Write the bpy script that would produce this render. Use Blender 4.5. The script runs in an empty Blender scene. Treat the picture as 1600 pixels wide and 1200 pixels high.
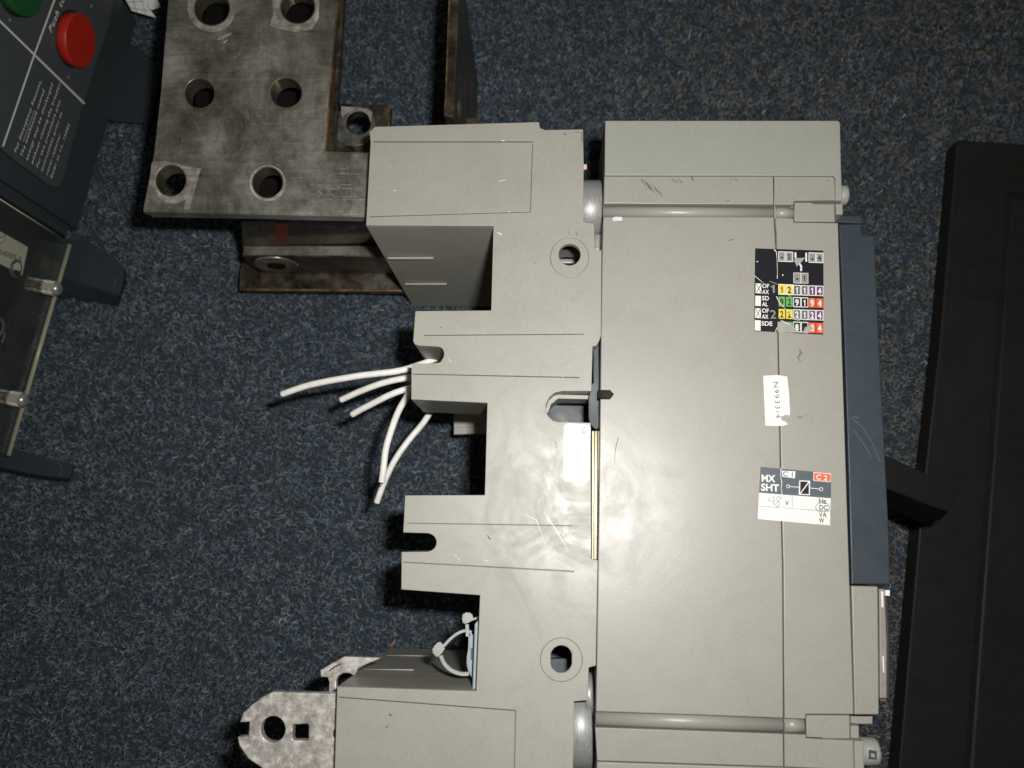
import bpy, bmesh, math, random
import numpy as np
from mathutils import Matrix, Vector
random.seed(4)
SC = bpy.context.scene
C = SC.collection
# ------------------------------------------------------------------ camera
H = 0.53
FPX = 1250.0                      # focal length in pixels of the 1600 px wide photo
PITCH = math.atan(195 / FPX)
YAW = -math.atan(14 / FPX)
cam_d = bpy.data.cameras.new("camera")
cam_d.sensor_width = 36.0
cam_d.lens = 36.0 * FPX / 1600
cam_d.clip_start = 0.01
cam_d.clip_end = 20
cam = bpy.data.objects.new("camera", cam_d)
C.objects.link(cam)
CAM_M = Matrix.Translation((0, 0, H)) @ Matrix.Rotation(PITCH, 4, 'X') @ Matrix.Rotation(YAW, 4, 'Y')
cam.matrix_world = CAM_M
SC.camera = cam
cam_d.dof.use_dof = True
cam_d.dof.focus_distance = 0.40
cam_d.dof.aperture_fstop = 8.0
# ------------------------------------------------------------------ light: dim room + the camera's flash
W = bpy.data.worlds.new("World"); SC.world = W; W.use_nodes = True
bg = W.node_tree.nodes['Background']
bg.inputs[0].default_value = (1.0, 0.86, 0.68, 1); bg.inputs[1].default_value = 0.065
fl_d = bpy.data.lights.new("camera_flash", 'AREA'); fl_d.shape = 'RECTANGLE'; fl_d.size = 0.022; fl_d.size_y = 0.012
fl_d.energy = 2.1; fl_d.color = (1.0, 0.985, 0.96)
fl = bpy.data.objects.new("camera_flash", fl_d); C.objects.link(fl)
fl.matrix_world = Matrix.Translation((0.036, 0.031, H + 0.004)) @ Matrix.Rotation(math.radians(5), 4, 'X')
SC.view_settings.view_transform = 'Standard'; SC.view_settings.look = 'None'
SC.view_settings.exposure = 0; SC.view_settings.gamma = 1
# ------------------------------------------------------------------ frames: pixel of the photo -> point on a plane in a frame
class Frame:
    def __init__(s, m): s.m = m; s.inv = m.inverted(); s.o = s.inv @ CAM_M.translation
    def ray(s, x, y):
        d = CAM_M.to_3x3() @ Vector(((x - 800) / FPX, -(y - 600) / FPX, -1))
        return s.inv.to_3x3() @ d
    def P(s, x, y, z):
        d = s.ray(x, y); t = (z - s.o.z) / d.z
        return Vector((s.o.x + d.x * t, s.o.y + d.y * t, z))
Wd = Frame(Matrix.Identity(4))
A = Frame(Matrix.Translation((0, 0, 0.009)) @ Matrix.Rotation(math.radians(-3.0), 4, 'Y') @ Matrix.Rotation(math.radians(-1.8), 4, 'X'))    # the breaker lies a little tilted
_p2 = Wd.P(140, 300, .01); _p1 = Wd.P(217, 32, .01)
_e1 = (_p1 - _p2).normalized(); _n = _e1.cross(Vector((0, 0, 1)))
_dm = Matrix((( _e1.x, 0, _n.x, _p2.x), (_e1.y, 0, _n.y, _p2.y), (_e1.z, 1, _n.z, 0), (0, 0, 0, 1)))
D = Frame(_dm)                                                                             # front of the black device, x along, y up, z outwards
# ------------------------------------------------------------------ materials
def nmat(name):
    m = bpy.data.materials.new(name); m.use_nodes = True
    nt = m.node_tree; b = nt.nodes['Principled BSDF']
    return m, nt, b
def nd(nt, t, **k):
    n = nt.nodes.new(t)
    for a, v in k.items():
        if a in n.inputs: n.inputs[a].default_value = v
        else: setattr(n, a, v)
    return n
def ramp(nt, fac, stops):
    r = nt.nodes.new('ShaderNodeValToRGB'); e = r.color_ramp.elements
    while len(e) < len(stops): e.new(0.5)
    for i, (p, c) in enumerate(stops):
        e[i].position = p; e[i].color = (c[0], c[1], c[2], 1) if isinstance(c, tuple) else (c, c, c, 1)
    nt.links.new(fac, r.inputs[0]); return r.outputs[0]
def noise(nt, scale, detail=4, rough=.55, dist=0.0, vec=None):
    n = nt.nodes.new('ShaderNodeTexNoise'); n.inputs['Scale'].default_value = scale
    n.inputs['Detail'].default_value = detail; n.inputs['Roughness'].default_value = rough; n.inputs['Distortion'].default_value = dist
    if vec is None:
        tc = nt.nodes.new('ShaderNodeTexCoord'); vec = tc.outputs['Object']
    nt.links.new(vec, n.inputs['Vector']); return n.outputs['Fac']
def mixc(nt, fac, a, b, mode='MIX'):
    m = nt.nodes.new('ShaderNodeMix'); m.data_type = 'RGBA'; m.blend_type = mode
    for s, v in ((0, fac), (6, a), (7, b)):
        if hasattr(v, 'links'): nt.links.new(v, m.inputs[s])
        elif isinstance(v, (int, float)): m.inputs[s].default_value = v
        else: m.inputs[s].default_value = (*v, 1)
    return m.outputs[2]
def bump(nt, b, h, strength, dist):
    bp = nt.nodes.new('ShaderNodeBump'); bp.inputs['Strength'].default_value = strength; bp.inputs['Distance'].default_value = dist
    nt.links.new(h, bp.inputs['Height']); nt.links.new(bp.outputs[0], b.inputs['Normal'])
def plastic(name, col, rough=.45, var=.06, smear=.12, spec=.5, grain=.25, gscale=2600, dirt=None):
    m, nt, b = nmat(name)
    n1 = noise(nt, 22, 5, .6, .6); n2 = noise(nt, 900, 2, .5)
    lo = tuple(c * (1 - var) for c in col); hi = tuple(c * (1 + var) for c in col)
    c = ramp(nt, n1, [(.3, lo), (.7, hi)])
    c = mixc(nt, .35, c, ramp(nt, n2, [(.3, tuple(x * .86 for x in col)), (.7, tuple(x * 1.14 for x in col))]))
    if dirt:
        n4 = noise(nt, 60, 8, .75, 1.5)
        c = mixc(nt, ramp(nt, n4, [(.62, 0.0), (.8, dirt)]), c, tuple(x * .45 for x in col))
    if dirt:
        n5 = noise(nt, 9, 6, .65, 1.0); c = mixc(nt, ramp(nt, n5, [(.42, 0.0), (.75, dirt * 2.2)]), c, tuple(x * f for x, f in zip(col, (.74, .70, .64))))
        tc = nt.nodes.new('ShaderNodeTexCoord'); mp = nt.nodes.new('ShaderNodeMapping'); mp.inputs['Scale'].default_value = (1, 14, 1); mp.inputs['Rotation'].default_value = (0, 0, .6); nt.links.new(tc.outputs['Object'], mp.inputs[0])
        c = mixc(nt, ramp(nt, noise(nt, 60, 7, .75, .5, mp.outputs[0]), [(.66, 0.0), (.76, dirt * 2.5)]), c, tuple(min(1, x * 1.35) for x in col))
    nt.links.new(c, b.inputs['Base Color'])
    n3 = noise(nt, 30, 6, .65, 2.2)
    nt.links.new(ramp(nt, n3, [(.35, max(.05, rough - smear)), (.65, min(1, rough + smear))]), b.inputs['Roughness'])
    b.inputs['Specular IOR Level'].default_value = spec
    bump(nt, b, noise(nt, gscale, 3, .6), grain, .00012)
    return m
def simple(name, col, rough=.5, metal=0.0, spec=.5):
    m, nt, b = nmat(name)
    n = noise(nt, 300, 3)
    nt.links.new(ramp(nt, n, [(.3, tuple(c * .9 for c in col)), (.7, tuple(min(1, c * 1.08) for c in col))]), b.inputs['Base Color'])
    b.inputs['Roughness'].default_value = rough; b.inputs['Metallic'].default_value = metal; b.inputs['Specular IOR Level'].default_value = spec
    return m
M = {}
M['base'] = plastic('grey_moulded_plastic', (.325, .317, .276), .44, .04, .11, .5, .2, dirt=.10)
M['body'] = plastic('light_grey_moulded_plastic', (.315, .300, .264), .39, .03, .06, .55, .28, 1500, dirt=.06)
M['shield'] = plastic('green_grey_plastic', (.300, .302, .265), .5, .03, .05, .4, .2)
M['seam'] = simple('seam_dark', (.03, .03, .035), .8)
M['navy'] = plastic('navy_plastic', (.032, .044, .055), .5, .08, .08, .4, .3)
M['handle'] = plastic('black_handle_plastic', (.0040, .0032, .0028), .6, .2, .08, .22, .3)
M['device'] = plastic('charcoal_device_plastic', (.034, .042, .047), .55, .08, .06, .4, .4)
M['device_panel'] = plastic('slate_panel_plastic', (.060, .069, .074), .5, .05, .06, .45, .3)
M['foot'] = plastic('dark_navy_foot_plastic', (.020, .028, .035), .6, .08, .06, .3, .4)
M['device_dark'] = simple('dark_recess', (.012, .014, .013), .6)
M['blackpanel'] = plastic('black_sheet', (.0130, .0116, .0104), .58, .18, .1, .3, .5, 900, dirt=.2)
M['lever'] = plastic('dark_lever_plastic', (.045, .055, .065), .45, .15, .12, .5, .3)
M['red'] = plastic('red_button_plastic', (.40, .020, .010), .4, .05, .08, .5, .1)
M['green'] = plastic('green_button_plastic', (.012, .085, .022), .4, .05, .08, .5, .1)
M['white_print'] = simple('white_print', (.62, .64, .58), .6)
M['wire'] = simple('white_wire_insulation', (.84, .82, .77), .38)
M['wire_core'] = simple('wire_core', (.10, .045, .03), .4, .7)
M['nylon'] = simple('natural_nylon', (.38, .40, .36), .4)
M['mount'] = simple('pale_blue_plastic', (.32, .39, .42), .45)
M['paper'] = simple('white_paper', (.74, .76, .72), .6)
M['label_white'] = simple('white_label', (.80, .79, .74), .35)
M['label_bright'] = simple('glossy_white_label', (.66, .66, .70), .42)
M['ink'] = simple('black_ink', (.018, .018, .024), .45)
M['penink'] = simple('blue_pen_ink', (.03, .035, .10), .5)
M['lab_black'] = simple('label_black', (.012, .013, .018), .32)
M['lab_slate'] = simple('label_slate', (.085, .105, .12), .4)
M['lab_grey'] = simple('label_grey', (.26, .26, .24), .4)
M['lab_dgrey'] = simple('label_mid_grey', (.13, .135, .13), .4)
M['lab_yellow'] = simple('label_yellow', (.75, .60, .07), .4)
M['lab_green'] = simple('label_green', (.14, .40, .10), .4)
M['lab_purple'] = simple('label_purple', (.13, .045, .16), .4)
M['lab_red'] = simple('label_red', (.75, .12, .05), .4)
M['scuff'] = simple('scuff_black', (.05, .05, .055), .6)
M['pink'] = simple('pink_tab', (.75, .50, .55), .5)
M['white_tab'] = simple('white_tab', (.8, .8, .76), .5)

def metal_mat(name, dark, light, brown, mlo=.45, mhi=.95, r0=.28, r1=.55, sc=14, bstr=.25, streak=True):
    m, nt, b = nmat(name)
    n1 = noise(nt, sc, 9, .68, .8); n2 = noise(nt, sc * 4.5, 10, .75, .3); n3 = noise(nt, sc * .6, 5, .6, 1.2)
    mx = nt.nodes.new('ShaderNodeMath'); mx.operation = 'MULTIPLY_ADD'
    nt.links.new(n2, mx.inputs[0]); mx.inputs[1].default_value = .55
    sub = nt.nodes.new('ShaderNodeMath'); sub.operation = 'MULTIPLY'; nt.links.new(n1, sub.inputs[0]); sub.inputs[1].default_value = .6
    nt.links.new(sub.outputs[0], mx.inputs[2])
    c = ramp(nt, mx.outputs[0], [(.42, dark), (.56, tuple(a * .65 + q * .35 for a, q in zip(dark, light))), (.70, light)])
    c = mixc(nt, ramp(nt, n3, [(.45, 0.0), (.68, .8)]), c, brown)
    # fine light specks and scratches
    n4 = noise(nt, 420, 6, .8, .4)
    c = mixc(nt, ramp(nt, n4, [(.63, 0.0), (.74, .7)]), c, tuple(min(1, x * 2.2) for x in light))
    tc = nt.nodes.new('ShaderNodeTexCoord')
    for sc_, rot, amt in (((1.0, 26, 26), .12, .36), ((22, 1.0, 22), -.2, .24), ((1.5, 60, 60), .9, .25)):
        mp = nt.nodes.new('ShaderNodeMapping'); mp.inputs['Scale'].default_value = sc_; mp.inputs['Rotation'].default_value = (0, 0, rot)
        nt.links.new(tc.outputs['Object'], mp.inputs[0])
        ns = noise(nt, 26, 6, .7, .15, mp.outputs[0])
        c = mixc(nt, amt, c, ramp(nt, ns, [(.3, (.45, .45, .45)), (.52, (1, 1, 1)), (.72, (1.0, 1.0, 1.0))]), 'MULTIPLY')
        c = mixc(nt, ramp(nt, ns, [(.60, 0.0), (.72, amt * .7)]), c, tuple(min(1, x * 1.5) for x in light))
    nt.links.new(c, b.inputs['Base Color'])
    nt.links.new(ramp(nt, mx.outputs[0], [(.46, mhi), (.68, mlo)]), b.inputs['Metallic'])
    nt.links.new(ramp(nt, mx.outputs[0], [(.42, r0), (.7, r1)]), b.inputs['Roughness'])
    bump(nt, b, n4, bstr, .0001)
    return m
M['tin'] = metal_mat('tarnished_tinned_copper', (.150, .145, .118), (.40, .395, .355), (.20, .17, .125), .35, .85, r0=.20, r1=.42, sc=8, bstr=.12)
M['tin_dark'] = metal_mat('dark_tarnished_copper', (.060, .048, .036), (.17, .15, .12), (.11, .07, .045), .5, .95, .25, .45, 20)
M['frost'] = metal_mat('washer_scuffed_metal', (.30, .285, .245), (.55, .53, .48), (.33, .30, .25), .3, .7, .4, .6, 60)
M['copper'] = metal_mat('bare_copper_edge', (.20, .12, .055), (.40, .28, .16), (.24, .14, .065), .6, .95, .3, .5, 60)
M['bore'] = simple('machined_bore', (.42, .38, .27), .22, .9)
def galv():
    m, nt, b = nmat('galvanised_steel')
    n1 = noise(nt, 260, 5, .65, .3); n2 = noise(nt, 40, 6, .7, .8)
    c = ramp(nt, n1, [(.35, (.30, .28, .25)), (.52, (.52, .49, .45)), (.68, (.85, .82, .76))])
    c = mixc(nt, ramp(nt, n2, [(.58, 0.0), (.85, .3)]), c, (.34, .27, .21))
    nt.links.new(c, b.inputs['Base Color']); b.inputs['Metallic'].default_value = .3
    nt.links.new(ramp(nt, n1, [(.3, .5), (.7, .3)]), b.inputs['Roughness'])
    bump(nt, b, noise(nt, 330, 4, .6), .9, .0004); return m
M['galv'] = galv()
def brushed(name, col, rough, metal):
    m, nt, b = nmat(name)
    tc = nt.nodes.new('ShaderNodeTexCoord'); mp = nt.nodes.new('ShaderNodeMapping'); mp.inputs['Scale'].default_value = (1, .15, 1)
    nt.links.new(tc.outputs['Object'], mp.inputs[0])
    n = noise(nt, 1500, 3, .6, 0, mp.outputs[0])
    nt.links.new(ramp(nt, n, [(.3, tuple(c * .75 for c in col)), (.7, tuple(c * 1.2 for c in col))]), b.inputs['Base Color'])
    b.inputs['Metallic'].default_value = metal; b.inputs['Roughness'].default_value = rough
    return m
M['steel'] = brushed('satin_grey_cylinder', (.34, .345, .33), .46, .35)
M['brass'] = brushed('yellow_zinc_strip', (.22, .195, .11), .4, .6)
def clear():
    m = bpy.data.materials.new('clear_polycarbonate'); m.use_nodes = True; nt = m.node_tree; nt.nodes.clear()
    out = nt.nodes.new('ShaderNodeOutputMaterial'); tr = nt.nodes.new('ShaderNodeBsdfTransparent'); gl = nt.nodes.new('ShaderNodeBsdfGlossy')
    df = nt.nodes.new('ShaderNodeBsdfDiffuse'); df.inputs[0].default_value = (.22, .25, .25, 1)
    tr.inputs[0].default_value = (.93, .94, .93, 1); gl.inputs['Roughness'].default_value = .12; gl.inputs[0].default_value = (.9, .9, .8, 1)
    lw = nt.nodes.new('ShaderNodeFresnel'); gm = nt.nodes.new('ShaderNodeNewGeometry'); mr = nd(nt, 'ShaderNodeMapRange'); mr.inputs['To Min'].default_value = 1.45; mr.inputs['To Max'].default_value = 1 / 1.45; nt.links.new(gm.outputs['Backfacing'], mr.inputs['Value']); nt.links.new(mr.outputs[0], lw.inputs[0])
    m1 = nt.nodes.new('ShaderNodeMixShader'); m2 = nt.nodes.new('ShaderNodeMixShader')
    nt.links.new(ramp(nt, noise(nt, 40, 6, .7, 1), [(.35, .012), (.75, .06)]), m1.inputs[0])
    nt.links.new(tr.outputs[0], m1.inputs[1]); nt.links.new(df.outputs[0], m1.inputs[2])
    nt.links.new(lw.outputs[0], m2.inputs[0]); nt.links.new(m1.outputs[0], m2.inputs[1]); nt.links.new(gl.outputs[0], m2.inputs[2])
    nt.links.new(m2.outputs[0], out.inputs[0]); return m
M['clear'] = clear()
M['clear_edge'] = simple('cut_edge_of_clear_plastic', (.33, .33, .23), .25)
# ------------------------------------------------------------------ object helpers
def thing(name, label, cat, frame, base, group=None):
    o = bpy.data.objects.new(name, None); C.objects.link(o); o.empty_display_size = .01
    o.matrix_world = frame.m @ Matrix.Translation(base)
    o['label'] = label; o['category'] = cat
    if group: o['group'] = group
    T[o.name] = (frame, Vector(base)); return o
T = {}
def link(name, me, mat, parent, label=None, smooth=False):
    """me is in frame coordinates; parent is a thing (or a part of one)"""
    o = bpy.data.objects.new(name, me); C.objects.link(o)
    root = parent
    while root.parent: root = root.parent
    fr, base = T[root.name]
    me.transform(Matrix.Translation(-base))
    me.materials.clear(); me.materials.append(M[mat] if isinstance(mat, str) else mat)
    if smooth:
        for p in me.polygons: p.use_smooth = True
    o.parent = parent
    if label: o['label'] = label
    return o
def fr_of(parent):
    r = parent
    while r.parent: r = r.parent
    return T[r.name][0]
def slab_mesh(frame, loops, ztop, th, bevel=.0004, bres=1, conv=True):
    cu = bpy.data.curves.new('tmp', 'CURVE'); cu.dimensions = '2D'; cu.fill_mode = 'BOTH'
    for lp in loops:
        pts = [frame.P(x, y, ztop) for x, y in lp] if conv else [Vector((x, y, 0)) for x, y in lp]
        s = cu.splines.new('POLY'); s.points.add(len(pts) - 1); s.use_cyclic_u = True
        for q, p in zip(s.points, pts): q.co = (p.x, p.y, 0, 1)
    b = min(bevel, th * .45)
    cu.extrude = max(th / 2 - b, 0); cu.bevel_depth = b; cu.bevel_resolution = bres; cu.offset = -b
    o = bpy.data.objects.new('tmp', cu); me = bpy.data.meshes.new_from_object(o)
    bpy.data.objects.remove(o); bpy.data.curves.remove(cu)
    me.transform(Matrix.Translation((0, 0, ztop - th / 2)))
    for p in me.polygons: p.use_smooth = False
    return me
def slab(name, parent, mat, loops, ztop, th, bevel=.0004, label=None, bres=1, zpix=None):
    if isinstance(loops[0][0], (int, float)): loops = [loops]
    fr = fr_of(parent)
    if zpix is not None:      # outline read off the photo on another level of the same upright walls
        loops = [[tuple(fr.P(x, y, zpix)[:2]) for x, y in l] for l in loops]
        return link(name, slab_mesh(fr, loops, ztop, th, bevel, bres, conv=False), mat, parent, label)
    return link(name, slab_mesh(fr, loops, ztop, th, bevel, bres), mat, parent, label)
def sheet(name, parent, mat, polys, z, label=None, th=.00005):
    """flat print: polygons (photo pixels) in one thin sheet"""
    fr = fr_of(parent)
    if isinstance(polys[0][0], (int, float)): polys = [polys]
    if len(polys) > 1 and name in ('colour_box', 'box_border', 'check_box', 'torn_patch', 'switch_symbol'):
        return [sheet(name, parent, mat, [p], z, label) for p in polys][-1]
    me = bpy.data.meshes.new(name); bm = bmesh.new()
    for pl in polys:
        vs = [bm.verts.new(fr.P(x, y, z)) for x, y in pl]
        f = bm.faces.new(vs); f.normal_update()
        if f.normal.z < 0: f.normal_flip()
    bm.to_mesh(me); bm.free()
    o = link(name, me, mat, parent, label)
    if len(polys) > 1: o['kind'] = 'stuff'
    return o
def loft(name, parent, mat, rings, label=None, bevel=0.0, smooth=False):
    """rings: list of (pixel polygon, z) from top down, same point count"""
    fr = fr_of(parent); bm = bmesh.new(); R = []
    for pl, z in rings: R.append([bm.verts.new(fr.P(x, y, z)) for x, y in pl])
    n = len(R[0])
    for a, b in zip(R, R[1:]):
        for i in range(n): bm.faces.new((a[i], a[(i + 1) % n], b[(i + 1) % n], b[i]))
    bm.faces.new(R[0]); bm.faces.new(list(reversed(R[-1])))
    bmesh.ops.recalc_face_normals(bm, faces=bm.faces)
    if bevel: bmesh.ops.bevel(bm, geom=list(bm.edges), offset=bevel, segments=2, affect='EDGES')
    me = bpy.data.meshes.new(name); bm.to_mesh(me); bm.free()
    return link(name, me, mat, parent, label, smooth)
def tube_bm(bm, pts, r, seg=12, caps=True, prof=None):
    pts = [Vector(p) for p in pts]; rings = []
    up = Vector((0, 0, 1))
    for i, p in enumerate(pts):
        t = (pts[min(i + 1, len(pts) - 1)] - pts[max(i - 1, 0)]).normalized()
        a = t.cross(up)
        if a.length < 1e-3: a = t.cross(Vector((0, 1, 0)))
        a.normalize(); b = a.cross(t)
        rr = r[i] if isinstance(r, (list, tuple)) else r
        if prof: rings.append([bm.verts.new(p + a * u + b * v) for u, v in prof])
        else: rings.append([bm.verts.new(p + a * rr * math.cos(2 * math.pi * k / seg) + b * rr * math.sin(2 * math.pi * k / seg)) for k in range(seg)])
    n = len(rings[0])
    for x, y in zip(rings, rings[1:]):
        for i in range(n): bm.faces.new((x[i], x[(i + 1) % n], y[(i + 1) % n], y[i])).smooth = prof is None
    if caps:
        bm.faces.new(rings[0]); bm.faces.new(list(reversed(rings[-1])))
    bmesh.ops.recalc_face_normals(bm, faces=bm.faces)
def tube(name, parent, mat, pts, r, seg=12, label=None, prof=None):
    bm = bmesh.new(); tube_bm(bm, pts, r, seg, prof=prof); me = bpy.data.meshes.new(name); bm.to_mesh(me); bm.free()
    return link(name, me, mat, parent, label)
def circ(cx, cy, rx, ry=None, n=32, a0=0, a1=360):
    ry = rx if ry is None else ry
    k = n if a1 - a0 >= 360 else n + 1
    return [(cx + rx * math.cos(math.radians(a0 + (a1 - a0) * i / n)), cy + ry * math.sin(math.radians(a0 + (a1 - a0) * i / n))) for i in range(k)]
def stroke(pts, w):
    """buffer an open polyline by w/2 -> polygon"""
    L, R = [], []
    for i, (x, y) in enumerate(pts):
        x0, y0 = pts[max(i - 1, 0)]; x1, y1 = pts[min(i + 1, len(pts) - 1)]
        if 0 < i < len(pts) - 1:
            d1 = Vector((x - x0, y - y0)).normalized(); d2 = Vector((x1 - x, y1 - y)).normalized()
            n1 = Vector((-d1.y, d1.x)); n2 = Vector((-d2.y, d2.x)); m = (n1 + n2).normalized(); k = 1 / max(.4, m.dot(n1))
        else:
            d = Vector((x1 - x0, y1 - y0)).normalized(); m = Vector((-d.y, d.x)); k = 1
        ww = w[i] if isinstance(w, (list, tuple)) else w
        L.append((x + m.x * ww / 2 * k, y + m.y * ww / 2 * k)); R.append((x - m.x * ww / 2 * k, y - m.y * ww / 2 * k))
    return L + R[::-1]
def spline(pts, n=8):
    """Catmull-Rom through points of any dimension"""
    P = [Vector(p) for p in pts]; out = []
    for i in range(len(P) - 1):
        p0 = P[max(i - 1, 0)]; p1 = P[i]; p2 = P[i + 1]; p3 = P[min(i + 2, len(P) - 1)]
        for k in range(n):
            t = k / n
            out.append(.5 * ((2 * p1) + (p2 - p0) * t + (2 * p0 - 5 * p1 + 4 * p2 - p3) * t * t + (3 * p1 - p0 - 3 * p2 + p3) * t ** 3))
    out.append(P[-1]); return out
def text(name, parent, mat, s, start, end, hpx, z, bold=0.0, label=None, italic=0.0, space=1.0):
    """lettering whose baseline runs from start to end (photo pixels), cap height hpx pixels"""
    fr = fr_of(parent); cu = bpy.data.curves.new('t', 'FONT'); cu.body = s; cu.size = 1.0; cu.offset = bold; cu.shear = italic; cu.space_character = space
    cu.resolution_u = 4
    o = bpy.data.objects.new('t', cu); me = bpy.data.meshes.new_from_object(o); bpy.data.objects.remove(o); bpy.data.curves.remove(cu)
    xs = [v.co.x for v in me.vertices]; x0, x1 = min(xs), max(xs)
    a = fr.P(*start, z); b = fr.P(*end, z); d = b - a; L = d.length; d.normalize(); u = Vector((-d.y, d.x, 0))
    ppx = (fr.P(start[0] + 1, start[1], z) - a).length if not isinstance(hpx, tuple) else 1
    hh = hpx[0] if isinstance(hpx, tuple) else hpx * ppx
    sx = L / (x1 - x0); sy = hh / .69
    for v in me.vertices:
        p = a + d * ((v.co.x - x0) * sx) + u * (v.co.y * sy); v.co = (p.x, p.y, z)
    return link(name, me, mat, parent, label)

# ------------------------------------------------------------------ carpet
def carpet():
    bm = bmesh.new(); bmesh.ops.create_grid(bm, x_segments=2, y_segments=2, size=1.6)
    me = bpy.data.meshes.new('carpet'); bm.to_mesh(me); bm.free()
    m, nt, b = nmat('carpet_backing')
    c = ramp(nt, noise(nt, 350, 6, .7), [(.35, (.02, .027, .034)), (.65, (.05, .065, .08))])
    nt.links.new(c, b.inputs['Base Color']); b.inputs['Roughness'].default_value = 1; b.inputs['Specular IOR Level'].default_value = .1
    o = bpy.data.objects.new('carpet', me); me.materials.append(m); C.objects.link(o); o['kind'] = 'structure'
    o['label'] = 'dark navy blue loop pile carpet flecked with grey and brown'
    rng = np.random.default_rng(3)
    N = 165000
    x = rng.uniform(-.40, .40, N); y = rng.uniform(-.25, .46, N)
    th = rng.uniform(0, 2 * np.pi, N); ln = rng.uniform(.0026, .0066, N); curl = rng.choice([-1, 1], N) * rng.uniform(.8, 4.6, N)
    hz = rng.uniform(.0006, .0030, N); rad = rng.uniform(.00032, .00064, N)
    # tufts: pull fibres towards random tuft heights
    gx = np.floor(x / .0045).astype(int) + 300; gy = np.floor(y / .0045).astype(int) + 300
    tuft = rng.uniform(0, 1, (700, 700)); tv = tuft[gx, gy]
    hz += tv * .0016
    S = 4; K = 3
    t = np.linspace(0, 1, S)
    ang = th[:, None] + curl[:, None] * (t[None, :] - .5)
    step = ln[:, None] / (S - 1)
    px = x[:, None] + np.cumsum(np.cos(ang) * step, 1); py = y[:, None] + np.cumsum(np.sin(ang) * step, 1)
    pz = .0003 + hz[:, None] * (1 - (2 * t[None, :] - 1) ** 2 * .8) + rng.normal(0, .00015, (N, S))
    V = np.zeros((N, S, K, 3), np.float32)
    for k in range(K):
        a = 2 * np.pi * k / K + .5
        V[:, :, k, 0] = px - np.sin(ang) * np.cos(a) * rad[:, None]
        V[:, :, k, 1] = py + np.cos(ang) * np.cos(a) * rad[:, None]
        V[:, :, k, 2] = pz + np.sin(a) * rad[:, None]
    F = []
    for s in range(S - 1):
        for k in range(K):
            F.append([s * K + k, s * K + (k + 1) % K, (s + 1) * K + (k + 1) % K, (s + 1) * K + k])
    F = np.array(F, np.int64)
    FF = (F[None] + (np.arange(N) * S * K)[:, None, None]).reshape(-1, 4)
    me = bpy.data.meshes.new('carpet_pile'); nv = N * S * K; nf = len(FF)
    me.vertices.add(nv); me.vertices.foreach_set('co', V.reshape(-1))
    me.loops.add(nf * 4); me.loops.foreach_set('vertex_index', FF.reshape(-1).astype(np.int32))
    me.polygons.add(nf); me.polygons.foreach_set('loop_start', np.arange(0, nf * 4, 4, dtype=np.int32)); me.polygons.foreach_set('loop_total', np.full(nf, 4, np.int32))
    me.polygons.foreach_set('use_smooth', np.ones(nf, bool))
    me.update()
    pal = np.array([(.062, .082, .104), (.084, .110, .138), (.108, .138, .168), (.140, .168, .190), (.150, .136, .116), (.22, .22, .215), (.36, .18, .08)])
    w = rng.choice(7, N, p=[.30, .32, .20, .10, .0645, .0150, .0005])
    flash_brown = rng.uniform(0, 1, N) < np.clip((x - .04) / .12, 0, 1) * .5; w = np.where(flash_brown & (w < 4) & (w > 0), 4, w)  # browner fibres to the right: flash colour cast put into the pile colour
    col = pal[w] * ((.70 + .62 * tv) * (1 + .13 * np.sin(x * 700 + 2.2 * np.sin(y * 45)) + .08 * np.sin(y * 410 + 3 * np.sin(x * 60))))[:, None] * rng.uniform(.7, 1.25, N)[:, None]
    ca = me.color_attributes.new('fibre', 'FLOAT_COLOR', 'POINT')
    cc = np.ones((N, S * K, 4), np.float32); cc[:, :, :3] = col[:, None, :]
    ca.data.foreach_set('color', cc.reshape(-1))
    m, nt, b = nmat('carpet_fibre'); at = nt.nodes.new('ShaderNodeAttribute'); at.attribute_name = 'fibre'
    nt.links.new(at.outputs['Color'], b.inputs['Base Color']); b.inputs['Roughness'].default_value = .65; b.inputs['Specular IOR Level'].default_value = .3
    me.materials.append(m)
    o = bpy.data.objects.new('carpet_pile', me); C.objects.link(o); o['kind'] = 'stuff'
    o['label'] = 'curly navy, grey and brown yarn of the carpet pile'; o['category'] = 'carpet'
carpet()

# ------------------------------------------------------------------ grey mounting base (left part of the assembly)
ZT = .145
base = thing('mounting_base', 'grey notched plastic mounting base with square fingers and terminal shields on its left', 'breaker base', A, A.P(800, 700, 0))
def arc(cx, cy, r, a0, a1, n=10, ry=None): return circ(cx, cy, r, ry, n, a0, a1)
outline = [(586, 198), (842, 190.5), (844, 200), (852, 203), (911, 202), (912, 258), (911.5, 346), (916, 348), (928, 349), (929.5, 376), (929.5, 390), (940, 391), (939, 525), (936, 533), (932, 540), (926, 541), (924, 611)]
outline += [(885, 611)] + arc(879, 635, 26, 270, 90, 14, 24)[1:-1][::1] if False else [(878, 611), (866, 614), (858, 621), (853, 632), (853, 643), (857, 651), (864, 657), (871, 659)]
outline += [(923, 660.5), (924, 873), (934, 875), (931, 1040), (920, 1043), (918, 1094), (897, 1096), (895, 1230), (880, 1262), (520, 1262), (523, 1200), (527, 1073), (744, 1080), (750, 930), (627, 921), (627.5, 862.5)]
outline += [(668, 862)] + arc(668, 847.5, 14, 80, -80, 10) + [(668, 833), (630, 832), (633, 774), (757.5, 773.5), (761.5, 629.5), (642.5, 624), (643, 568)]
outline += [(680, 567.5), (688, 566), (693, 558), (694, 551), (691, 544), (685, 541.5), (655, 540), (648, 538), (645.5, 533), (649, 486), (767.5, 485), (771, 353), (572, 352), (579, 222), (577.5, 206)]
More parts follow.
